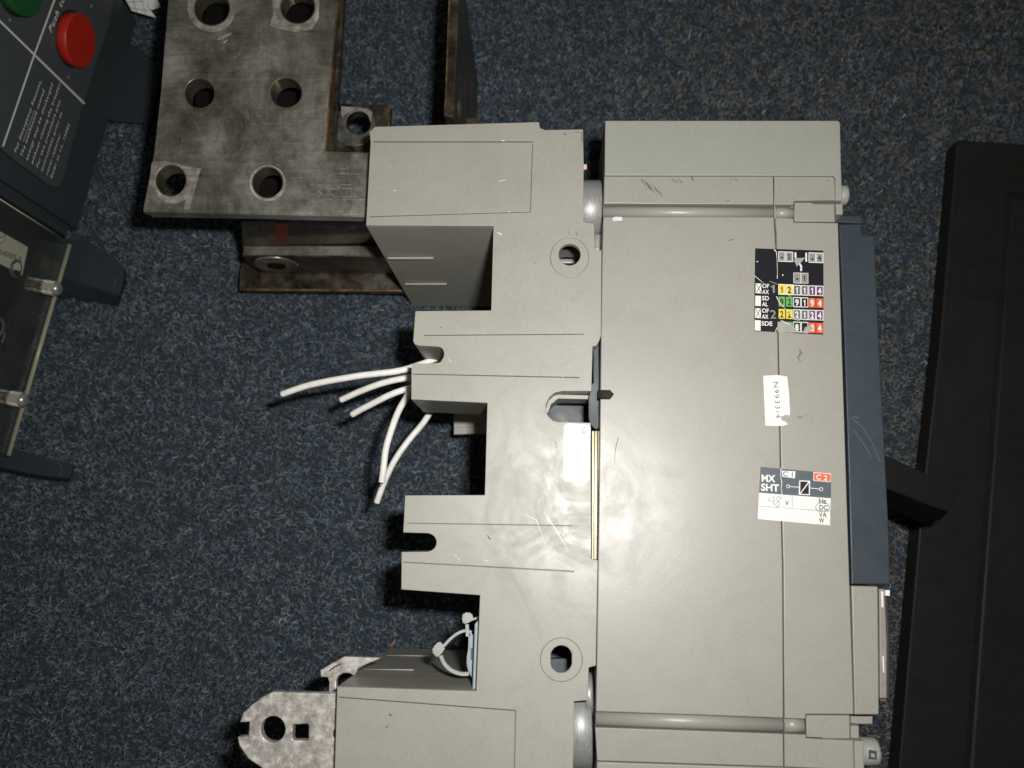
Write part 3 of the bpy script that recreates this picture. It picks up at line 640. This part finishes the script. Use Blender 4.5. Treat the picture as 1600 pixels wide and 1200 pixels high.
# ------------------------------------------------------------------ wires
def wire(pts, label, w=10.4):
    t = thing('control_wire', label, 'wire', A, A.P(pts[0][0], pts[0][1], 0), 'white control wires')
    r = w / 2 * .41 / FPX
    P3 = [A.P(x, y, z) for x, y, z in pts]
    S = spline(P3, 10)
    S = [p + Vector((math.sin(i * .31 + pts[0][0]) * .00015, math.cos(i * .23) * .00015, 0)) for i, p in enumerate(S)]
    d = (S[0] - S[1]).normalized()
    tube('insulation', t, 'wire', S, r, 16)
    tube('conductor', t, 'wire_core', [S[0] + d * -.001, S[0] + d * .0007], r * .55, 10)
    return t
wire([(440, 616.5, .113), (487, 600.5, .118), (555, 588, .122), (622, 580, .122), (660, 568, .115), (700, 554, .108), (760, 545, .09)], 'longest white wire, reaching farthest left, topmost of the five')
wire([(533, 625.5, .100), (565, 610, .105), (600, 598, .108), (640, 590, .108), (700, 580, .10)], 'short white wire under the longest one, second from the top')
wire([(550, 648.5, .100), (575, 634, .104), (605, 619, .108), (641, 606.5, .108), (700, 590, .10)], 'short white wire in the middle of the five, ending beside the carpet notch')
wire([(596.5, 754, .112), (600, 722, .114), (606, 690, .115), (617, 656, .114), (632, 626, .110), (650, 602, .102), (700, 590, .09)], 'white wire bending down with a dark cut end, crossing over its neighbour')
wire([(589, 786, .082), (602, 748, .086), (618, 718, .088), (640, 686, .088), (662, 660, .086), (682, 630, .082), (710, 600, .075)], 'white wire reaching lowest of the five, emerging from the notch')

# ------------------------------------------------------------------ cable tie and mount
ct = thing('cable_tie_mount', 'pale blue adhesive cable tie mount on the wall of the lower notch', 'tie mount', A, A.P(742, 1020, .1))
slab('pad', ct, 'mount', [[(741.5, 975), (747, 969), (749.5, 973), (745.5, 1078), (738, 1078)]], .139, .022, .0006)
loft('cradle', ct, 'mount', [([(732, 992), (740, 988), (740.5, 1064), (736, 1057), (730, 1044), (729, 1030), (732, 1012)], .132), ([(732, 992), (740, 988), (740.5, 1064), (736, 1057), (730, 1044), (729, 1030), (732, 1012)], .118)], bevel=.0008)
slab('slot', ct, simple('mount_slot', (.10, .12, .12), .6), [[(735.5, 1013), (739.5, 1013), (739, 1032), (735, 1031)]], .1325, .002, .0002)
tie = thing('cable_tie', 'looped translucent cable tie threaded through the pale mount, with two square heads', 'cable tie', A, A.P(700, 1010, .1))
flat = [(-.0005, -.0013), (.0005, -.0013), (.0005, .0013), (-.0005, .0013)]
def Pz(l, z): return [A.P(x, y, z) for x, y in l]
tube('strap', tie, 'nylon', spline(Pz([(694, 1009), (704, 998), (716, 989), (728, 985), (737, 988)], .128), 8), .001, prof=[(u * 1.25, v) for u, v in flat])
tube('strap', tie, 'nylon', spline(Pz([(689, 1024), (696, 1038), (708, 1048), (722, 1052.5), (733, 1052)], .128), 8), .001, prof=[(u * 1.6, v) for u, v in flat])
tube('strap', tie, 'nylon', spline(Pz([(730, 975), (730.5, 985), (731, 994)], .13), 5), .001, prof=[(u * 1.5, v) for u, v in flat])
tube('strap', tie, 'nylon', spline(Pz([(736, 968), (742, 966.5), (748, 964)], .13), 5), .001, prof=[(u * .9, v) for u, v in flat])
def hd(pl, z): loft('head', tie, 'nylon', [(pl, z), (pl, z - .004)], bevel=.0006)
hd([(686.5, 1001.5), (696, 1011), (693, 1017), (683.5, 1028), (674.5, 1018), (677, 1011)], .132)
hd([(725, 957), (737, 957.5), (740, 967), (735, 972), (724, 975.5), (721.5, 964)], .134)

# ------------------------------------------------------------------ steel terminal bracket, lower left
gb = thing('steel_bracket', 'rough galvanised steel bracket with round and square holes at the bottom left of the base', 'bracket', A, A.P(450, 1140, .1))
main = [(426, 1081), (523, 1083.5), (560, 1084), (560, 1240), (450, 1240), (409, 1200), (388, 1186), (374, 1166), (371, 1152), (388, 1150), (389.5, 1128), (374, 1129), (380, 1114), (395, 1100), (410, 1089)]
slab('main_plate', gb, 'galv', [main, circ(426.5, 1139.5, 19, 20.5), [(457.5, 1132.5), (480, 1131), (482, 1133), (482, 1155), (479, 1157), (459, 1156.5), (457, 1154)], circ(527, 1147, 7, 9, 20)], .136, .0045, .0006, bres=2)
hook = [(537, 1026), (560, 1026.5), (600, 1028), (640, 1030), (640, 1095), (513, 1095), (513.5, 1080), (514, 1066), (511.5, 1058.5), (500.5, 1058), (500.5, 1047), (516, 1038)]
slab('hook_plate', gb, 'galv', [[(537, 1026), (560, 1026.5), (597, 1028), (570, 1039), (559, 1045), (556, 1052), (553, 1056), (545, 1052), (536, 1052), (528, 1057), (525, 1064), (526, 1080), (528, 1100), (513, 1100), (513.5, 1080), (514, 1066), (511.5, 1058.5), (500.5, 1058), (500.5, 1047), (516, 1038)]], .118, .004, .0006, 'hooked rear plate')
slab('bent_tab', gb, 'galv', [[(525, 1078), (650, 1080), (650, 1100), (525, 1100)]], .116, .004, .0004)
slab('dark_slot', gb, simple('slot_line', (.10, .06, .05), .6), [stroke([(514, 1049), (521, 1043), (533, 1037)], 2.4)], .1182, .0004, .0001)

# ------------------------------------------------------------------ copper busbars
bb = thing('flat_busbar', 'large tarnished L-shaped flat busbar plate with six round holes', 'busbar', A, A.P(400, 170, .12))
ZP = .131
bo = [(267, -60), (251, 142), (240, 241), (223, 328), (228, 330), (400, 333), (574, 337), (640, 338), (640, 240), (578, 238), (507, 235.5), (517, 110), (531, -60)]
holes = [(331, 13, 28, 27), (465, 11, 27, 26), (312, 146, 24, 24), (447, 145, 25, 24), (267, 282, 24, 24.5), (418, 285, 24, 24.5)]
slab('plate', bb, 'tin', [bo] + [circ(x, y, a, b, 40) for x, y, a, b in holes], ZP, .0085, .0006, bres=2)
slab('added_dark_backing', bb, 'handle', [[(285, -50), (262, 142), (248, 200), (240, 286), (400, 288), (470, 290), (474, 245), (472, 110), (486, -50)]], ZP - .032, .006, .0004, zpix=ZP)  # black sheet added below so the holes look dark, not lit floor
# bright bores of the holes
for x, y, a, b in holes:
    slab('bore', bb, 'bore', [circ(x, y, a + .4, b + .4, 40), circ(x, y, a - 1.1, b - 1.1, 40)], ZP - .0004, .0095, .0002)
# imprints left by washers
def mark(loops, dz=.00012): slab('washer_mark', bb, 'frost', loops, ZP + dz, .00014, .00003)
mark([circ(331, 11, 38, 39, 40), circ(331, 13, 29, 28, 40)])
sq = [(424, -20), (500, -22), (498, 28), (488, 45), (462, 50), (436, 45), (421, 40), (427, 22)]
mark([sq, circ(465, 11, 28, 27, 40)])
mark([[(237, 254), (256, 251), (290, 259), (309, 263), (314, 262), (306, 290), (296, 327), (287, 326), (292, 310), (276, 318), (262, 317), (249, 309), (244, 296), (233, 288)], circ(267, 282, 25, 25.5, 40)])
mark([circ(418, 286, 28.5, 28, 40), circ(418, 285, 25, 25.5, 40)], .0001)
slab('copper_edge', bb, 'copper', [[(507, 235), (509.5, 235), (519.5, 110), (533.5, -60), (531.2, -60), (517, 110)]], ZP - .0004, .006, .0003)
slab('lower_edge', bb, 'tin', [[(224, 329), (574, 337.2), (574, 338.8), (224, 331)]], ZP - .0006, .004, .0003)
rx = [([(240, 243), (243, 246), (247, 249), (252, 253)], [.5, 1.0, 1.0, .4])]
mk(rx, ZP + .0001, 'copper', bb, 'bare_scratch')
random.seed(12)
def clear_of(x, y): return all((x - hx) ** 2 + (y + 15 - hy) ** 2 > 55 ** 2 for hx, hy, _a, _b in holes) and (x < 500 or y > 242)
mk([([(x, y), (x + random.uniform(-14, 14), y + random.uniform(2, 34))], [.2, .5]) for x, y in [(random.uniform(275, 550), random.uniform(60, 295)) for _ in range(90)] if clear_of(x, y)] +
   [([(x, y), (x + random.uniform(8, 50), y + random.uniform(-2, 2))], [.3, .7]) for x, y in [(random.uniform(450, 530), random.uniform(262, 328)) for _ in range(22)]], ZP + .0001, 'frost', bb, 'scratch')
mk([([(497, 298), (501, 301), (503, 304)], [1, 3, 1]), ([(340, 62), (348, 58), (362, 52)], [2, 6, 2]), ([(349, 67), (356, 62)], [4, 2])], ZP + .00012, 'frost', bb, 'pale_nick')
# small lug with a hole behind
lg = thing('copper_lug', 'small dark copper lug with one hole between big busbar and base', 'busbar lug', A, A.P(560, 200, .08))
slab('lug_plate', lg, 'tin_dark', [[(519, 161.5), (609, 163), (606, 260), (500, 260), (510, 161)], circ(560, 192, 19, 18, 36)], .088, .007, .0005)
slab('nut_seat', lg, 'tin', [circ(553, 197, 34, 31, 36), circ(560, 192, 19.5, 18.5, 36)], .0886, .0012, .0003)
slab('copper_edge', lg, 'copper', [[(606.6, 163.5), (609.6, 163), (606, 262), (603, 262)]], .0884, .003, .0003)
slab('square_mark', lg, 'frost', [[(533, 166), (536, 166), (575, 170), (582, 175), (579, 192), (575, 180), (566, 173), (552, 171), (541, 176), (535, 184), (533, 179)]], .0890, .0006, .0001)
slab('side_leg', lg, 'tin_dark', [[(519, -40), (540, -40), (522, 240), (509, 240)]], .094, .005, .0004)
# upright bar beyond the base
ub = thing('upright_busbar', 'dark tarnished busbar standing on edge at the top centre of the picture', 'busbar', A, A.P(705, 90, .0))
e0 = [(705, -60), (719, -60), (717, 0), (709, 180), (707, 184), (694, 180), (693, 176), (702, 0)]
me = slab('bar', ub, 'tin_dark', [e0], .130, .118, .0007)
slab('copper_edge', ub, 'copper', [[(704, -40), (706.4, -40), (703.5, 0), (698, 140), (696.5, 168), (694.6, 166), (700.5, 0)]], .1303, .0008, .0002)
slab('copper_edge', ub, 'copper', [[(716.5, -20), (717.4, -20), (709, 168), (708, 168)]], .1303, .0008, .0002)
for hx, hy, hz in ((727, 42, .085), (741, 107, .045), (721, 170, .095)):
    xf = A.P(714, 90, .130).x + .0006; r_ = A.ray(hx, hy); p = A.o + r_ * ((xf - A.o.x) / r_.x)
    tube('bolt', ub, 'bore', [(p.x - .006, p.y, p.z), (p.x - .0006, p.y, p.z), (p.x, p.y, p.z)], [.0060, .0052, .0030], 24)
slab('lower_bar', ub, 'tin_dark', [[(696, 184), (745, 184), (745, 260), (696, 260)]], .07, .006, .0004)
# angle connectors below the big plate
an = thing('angle_connector', 'stepped tarnished copper connector under the left end of the base', 'busbar', A, A.P(500, 420, 0))
slab('foot_plate', an, 'tin_dark', [[(373.5, 452), (374, 425), (380, 405), (660, 410), (660, 455), (520, 453)]], .024, .008, .0006)
slab('copper_edge', an, 'copper', [[(373.5, 450.6), (640, 452.4), (660, 453.4), (660, 455.4), (373.5, 453)]], .0243, .003, .0004)
slab('step_block', an, 'tin_dark', [[(379, 383), (660, 383), (660, 401.5), (378, 400)]], .058, .033, .0006)
sp = A.P(379, 383, .058)
slab('step_top', an, 'tin', [[(381, 384.5), (655, 384.5), (655, 399.2), (380, 398.2)]], .0582, .0006, .0002)
A_y = A.P(500, 383, .058).y
def on_wall(x, y, yy):
    r = A.ray(x, y); return A.o + r * ((yy - A.o.y) / r.y)
bm = bmesh.new(); wl = [on_wall(x, y, A_y) for x, y in ((381, 345), (379, 383.4), (662, 383.4), (662, 345))]
wl[0].z = min(wl[0].z, .1215); wl[3].z = wl[0].z; wl[0].x = on_wall(380, 348, A_y).x
fv = [bm.verts.new((p.x, A_y, p.z)) for p in wl]; bv = [bm.verts.new((p.x, A_y + .005, p.z)) for p in wl]
bm.faces.new(fv); bm.faces.new(bv[::-1])
for k in range(4): bm.faces.new((fv[k], fv[(k + 1) % 4], bv[(k + 1) % 4], bv[k]))
bmesh.ops.recalc_face_normals(bm, faces=bm.faces)
me = bpy.data.meshes.new('upright_plate'); bm.to_mesh(me); bm.free()
mir = metal_mat('polished_dark_copper', (.10, .08, .055), (.20, .17, .13), (.13, .09, .06), .7, 1, .08, .2, 25)
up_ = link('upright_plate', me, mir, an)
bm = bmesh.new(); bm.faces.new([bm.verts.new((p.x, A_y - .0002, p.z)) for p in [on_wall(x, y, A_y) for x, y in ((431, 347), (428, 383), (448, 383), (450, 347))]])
me = bpy.data.meshes.new('painted_reflection'); bm.to_mesh(me); bm.free(); link('painted_reflection', me, simple('painted_reflection', (.16, .02, .012), .4, .3), up_)  # red reflection in the polished plate, painted as a flat patch
# hole in the step's face
pyf = A.P(500, 400.8, .058).y
c0 = A.o + A.ray(432, 414) * ((pyf - A.o.y) / A.ray(432, 414).y)
for nm, r, mt, off in (('hole_rim', .0135, 'tin', .0004), ('hole_rim', .0075, 'copper', .0007), ('hole', .0058, 'handle', .0010)):
    bm = bmesh.new(); tube_bm(bm, [(c0.x, pyf - off, c0.z), (c0.x, pyf + .002, c0.z)], r, 36)
    bmesh.ops.recalc_face_normals(bm, faces=bm.faces)
    me = bpy.data.meshes.new(nm); bm.to_mesh(me); bm.free(); link(nm, me, mt, an)

# ------------------------------------------------------------------ black device, upper left (its front is upright, facing right)
dv = thing('charcoal_control_unit', 'charcoal breaker control unit with red and green push buttons at the upper left', 'control unit', D, (0, 0, 0))
def uv(x, y, w=0.0): return D.P(x, y, w)
ue = uv(13, 722).x
def dbox(name, par, mat, u0, u1, v0, v1, w0, w1, bev=.001, label=None):
    bm = bmesh.new(); bmesh.ops.create_cube(bm, size=1)
    bmesh.ops.scale(bm, vec=(u1 - u0, v1 - v0, w1 - w0), verts=bm.verts); bmesh.ops.translate(bm, vec=((u0 + u1) / 2, (v0 + v1) / 2, (w0 + w1) / 2), verts=bm.verts)
    if bev: bmesh.ops.bevel(bm, geom=list(bm.edges), offset=bev, segments=3, affect='EDGES')
    me = bpy.data.meshes.new(name); bm.to_mesh(me); bm.free(); return link(name, me, mat, par, label)
uc = uv(118, 372).x
utop = uv(217, 32).x
dbox('housing', dv, 'device', uc, utop + .004, .006, .20, -.2, 0, .006)
dbox('lower_housing', dv, 'device', ue, uc - .0004, .02, .19, -.2, -.018, .001)
pan = slab('button_panel', dv, 'device_panel', [[(185, -70), (178, 0), (172, 38), (151, 100), (132, 162), (98, 284), (92, 293), (84, 293), (40, 262), (0, 230), (-60, 185), (-150, 100), (-100, -100)]], .0035, .0035, .0012, bres=3)
dl = [stroke([(-60, -24.5), (0, 33), (132, 162)], 3.2), stroke([(97, -35), (85, 0), (53.5, 86), (4.5, 229)], 3.0)]
for s_ in dl: sheet('white_line', pan, 'white_print', [s_], .0036 + .00006 * dl.index(s_))
def tp(s, a, b, h=.0019, z=.0037): text('lettering', pan, 'white_print', s, a, b, (h,), z, .022, italic=.25, space=1.25)
tp('For Emergency Reasons,', (25, 239), (65, 127)); tp('The mechanism stored', (34.5, 244.5), (70, 141)); tp('energy may be discharged', (43, 251), (83, 131)); tp('without closing the breaker.', (51, 257), (95, 130))
tp('For this procedure plus', (59, 262.5), (94.5, 158)); tp('instructions prior to', (66, 269), (97, 177)); tp('cover removal', (74, 274), (94.5, 212)); tp('Refer to I.L. 15082', (81, 279.5), (109, 195))
sheet('white_line', pan, 'white_print', [stroke([(36.5, 221), (54, 172)], .6)], .00375)
tp('Push to Open', (80, 52), (119, -45), .0034); tp('Push to Close', (-20, 20), (25, -110), .0034)
def disc(name, par, mat, cu, cv, r, w0, w1, seg=48, dome=.0008):
    bm = bmesh.new(); tube_bm(bm, [(cu, cv, w0), (cu, cv, w1 - dome), (cu, cv, w1 - dome * .3), (cu, cv, w1)], [r, r, r - dome * .3, r - dome], seg)
    me = bpy.data.meshes.new(name); bm.to_mesh(me); bm.free(); return link(name, me, mat, par)
wB = .0095
ra = uv(124, 22, wB); rb = uv(128, 108, wB); rc = uv(127, 64, wB); R = (ra - rb).length / 2
cl = uv(102, 64, wB); cr = uv(151, 64, wB)
disc('red_button', dv, 'red', rc.x, rc.y, R, .001, wB)
disc('button_well', pan, 'device_dark', rc.x, rc.y, R + .0013, .0030, .0038)
gc = uv(41, -22, wB)
disc('green_button', dv, 'green', gc.x, gc.y, R, .001, wB)
disc('button_well', pan, 'device_dark', gc.x, gc.y, R + .0013, .0030, .0038)
for x, y in ((145, 10), (18, 32), (109, 121)):
    p = uv(x, y, .004); disc('rivet', pan, 'device_panel', p.x, p.y, .0019, .003, .0046, 20, .0012)
# lower clear cover
dk = slab('trim_board', dv, 'device_dark', [[(60, 700), (118, 380), (0, 300), (-100, 250), (-100, 700)]], -.014, .003, .0004)
pl = slab('rating_plate', dk, simple('rating_plate_metal', (.74, .69, .55), .5, 0), [[(-40, 338), (0, 361), (44, 386), (35, 430), (0, 412), (-40, 392)]], -.0125, .001, .0002, 'pale rating plate behind the clear cover')
text('lettering', pl, 'ink', '0040005-R', (-6, 396), (33, 410), (.0034,), -.0124)
sheet('emblem', pl, 'ink', [stroke([(2 + 6 * math.cos(a / 16 * 6.2832), 371 + 9 * math.sin(a / 16 * 6.2832)) for a in range(17)], .7), stroke([(-2, 372), (6, 370)], 1)], -.0124)
p = uv(26, 420, -.0116); disc('sight_hole', dk, simple('ring_metal', (.22, .22, .17), .3, .5), p.x, p.y, .0056, -.0130, -.0116, 32, .0003)
q = uv(27, 419, -.0114); disc('sight_glass', dk, 'paper', q.x, q.y, .0036, -.0118, -.0114, 24, .0001)
sheet('sight_mark', dk, 'device_dark', [[(21, 421), (34, 424), (28, 432), (22, 429)]], -.0113)
p = uv(0, 512, -.006); disc('test_socket', dk, simple('ring_metal2', (.2, .2, .15), .3, .5), p.x, p.y, .0065, -.012, -.007, 32)
p = uv(-2, 512, -.006); disc('socket_hole', dk, 'handle', p.x, p.y, .0045, -.0075, -.0066, 24)
text('lettering', dk, 'white_print', 'Test', (5, 536), (9, 520), (.0018,), -.0108, .01)
cvp = [[(110.5, 379.5), (29, 329), (-60, 275), (-200, 200), (-200, 800), (0, 712), (14, 714), (60, 560)]]
W1 = .009
cv_ = slab('clear_cover', dv, 'clear', [[(110.5, 379.5), (29, 329), (-60, 275), (-200, 200), (-200, 640), (0, 706), (14, 713), (60, 556)]], W1, .0025, .0006, 'clear plastic cover with bright cut edge')
pa = uv(110, 381, W1); pb = uv(14, 712, W1)
bm = bmesh.new(); tube_bm(bm, [(pa.x, pa.y - .0012, W1 - .001), (pb.x, pb.y - .0012, W1 - .001)], .0013, 12)
me = bpy.data.meshes.new('cover_edge'); bm.to_mesh(me); bm.free(); link('cover_edge', me, 'clear_edge', cv_)
pc = uv(-10, 305, W1)
bm = bmesh.new(); tube_bm(bm, [(pa.x, pa.y, W1 + .0002), (pc.x, pc.y, W1 + .0002)], .0004, 8)
me = bpy.data.meshes.new('cover_edge'); bm.to_mesh(me); bm.free(); link('cover_edge', me, 'clear_edge', cv_)
dbox('cover_side', cv_, 'clear', min(pa.x, pb.x) + .001, max(pa.x, pb.x) - .001, pa.y - .0024, pa.y - .0006, -.014, W1 - .0028, 0)
def thumb(x, y):
    c = uv(x, y, W1 + .008)
    kn = []
    for i in range(72):
        a = 2 * math.pi * i / 72; r = .0044 + (.00022 if i % 2 else -.00022); kn.append((r * math.cos(a), r * math.sin(a)))
    bm = bmesh.new(); tube_bm(bm, [(c.x, c.y, W1 - .001), (c.x, c.y, W1 + .0062)], .004, prof=kn)
    me = bpy.data.meshes.new('thumbscrew'); bm.to_mesh(me); bm.free(); t = link('thumbscrew', me, simple('knurled_steel', (.46, .43, .40), .35, .5), dv)
    disc('screw_cap', t, simple('screw_cap_steel', (.42, .42, .36), .25, .6), c.x, c.y, .0042, W1 + .006, W1 + .0092, 40, .0022)
    disc('washer', t, 'clear', c.x, c.y, .0056, W1 - .0002, W1 + .0008, 32, .0003)
thumb(92, 452); thumb(39, 626)
# mounting feet on the carpet (world-levelled, built in the device frame)
def foot(top, bot, zt, zb):
    Dinv = D.inv; bm = bmesh.new(); R_ = []
    for pl_, z in ((top, zt), (bot, zb)): R_.append([bm.verts.new(Dinv @ Wd.P(x, y, z)) for x, y in pl_])
    n = len(top)
    for i in range(n): bm.faces.new((R_[0][i], R_[0][(i + 1) % n], R_[1][(i + 1) % n], R_[1][i]))
    bm.faces.new(R_[0]); bm.faces.new(R_[1][::-1]); bmesh.ops.recalc_face_normals(bm, faces=bm.faces)
    bmesh.ops.bevel(bm, geom=list(bm.edges), offset=.0006, segments=2, affect='EDGES')
    me = bpy.data.meshes.new('mounting_foot'); bm.to_mesh(me); bm.free(); return link('mounting_foot', me, 'foot', dv)
foot([(205, 70), (222, 80), (250, 108), (243, 150), (235, 193), (175, 190), (160, 180), (180, 100)], [(205, 70), (224, 80), (253, 108), (246, 150), (236, 195), (178, 192), (160, 182), (180, 100)], .016, .002)
f2 = foot([(90, 372), (137, 375), (179, 403), (195, 419), (194, 436), (187, 462), (140, 447), (80, 428)], [(90, 376), (137, 379), (181, 407), (198, 423), (198, 442), (185, 479), (154, 475), (80, 466)], .014, .002)
f3 = foot([(-60, 690), (25, 702), (112, 725), (113, 735), (110, 748), (60, 742), (0, 730), (-60, 720)], [(-60, 692), (25, 704), (113, 727), (114, 737), (109, 753), (60, 750), (0, 738), (-60, 730)], .018, .002)
def fmark(f, c, pts, z):
    bm = bmesh.new()
    for i in range(len(pts) - 1):
        pass
    pl_ = stroke(pts, 1.0); bm.faces.new([bm.verts.new(D.inv @ Wd.P(x, y, z)) for x, y in pl_])
    me = bpy.data.meshes.new('moulded_ring'); bm.to_mesh(me); bm.free(); link('moulded_ring', me, simple('ring_hl', (.10, .10, .08), .4), f)
fmark(f3, 0, [(90, 724), (95, 726), (97, 733), (95, 741), (91, 744)], .0182)
fmark(f2, 0, [(176, 434), (180, 438), (179, 444), (175, 447)], .0222)

tg = thing('paper_tag', 'white ruled paper tag sticking out beside the control unit at the top edge', 'paper tag', Wd, Wd.P(225, 10, .02))
loft('tag_sheet', tg, 'paper', [([(190, -12), (206, 17), (244, 27.5), (230, 10), (222, -12)], .030), ([(190, -12), (206, 17), (244, 27.5), (230, 10), (222, -12)], .0297)])
loft('folded_sheet', tg, 'paper', [([(222, -14), (228, 6), (236, 16), (251, 11), (240, -14)], .024), ([(222, -14), (228, 6), (236, 16), (251, 11), (240, -14)], .0237)])
sheet('ruled_line', tg, 'ink', [stroke([(198, 3), (224, 2)], .6), stroke([(203, 12), (233, 17)], .6), stroke([(206, -6), (214, 20)], .6), stroke([(217, -10), (228, 22)], .6), stroke([(196, -4), (222, -6)], .6)], .0302)

# ------------------------------------------------------------------ black panel on the right
bp = thing('black_panel', 'large flat black panel with raised border lying at the right edge', 'panel', Wd, Wd.P(1520, 700, 0))
slab('sheet', bp, 'blackpanel', [[(1499, 218), (1560, 222), (1700, 232), (1720, 1260), (1400, 1260), (1405, 1195), (1440, 790), (1468, 540), (1495, 224)]], .018, .014, .0012, bres=3)
loft('raised_field', bp, 'blackpanel', [([(1584, 312), (1710, 320), (1720, 1260), (1516, 1260), (1524, 1160), (1556, 720)], .0225), ([(1581, 308), (1711, 315), (1721, 1261), (1511, 1260), (1519, 1160), (1552, 720)], .0215), ([(1571, 298), (1712, 306), (1722, 1262), (1500, 1260), (1508, 1160), (1541, 720)], .0175)])
sheet('ring_mark', bp, simple('ring_mark', (.022, .019, .016), .45), [stroke(circ(1593, 1018, 12, 14, 24) + [(1605, 1018)], 1), stroke(circ(1591, 1082, 12, 14, 24) + [(1603, 1082)], 1)], .0206)
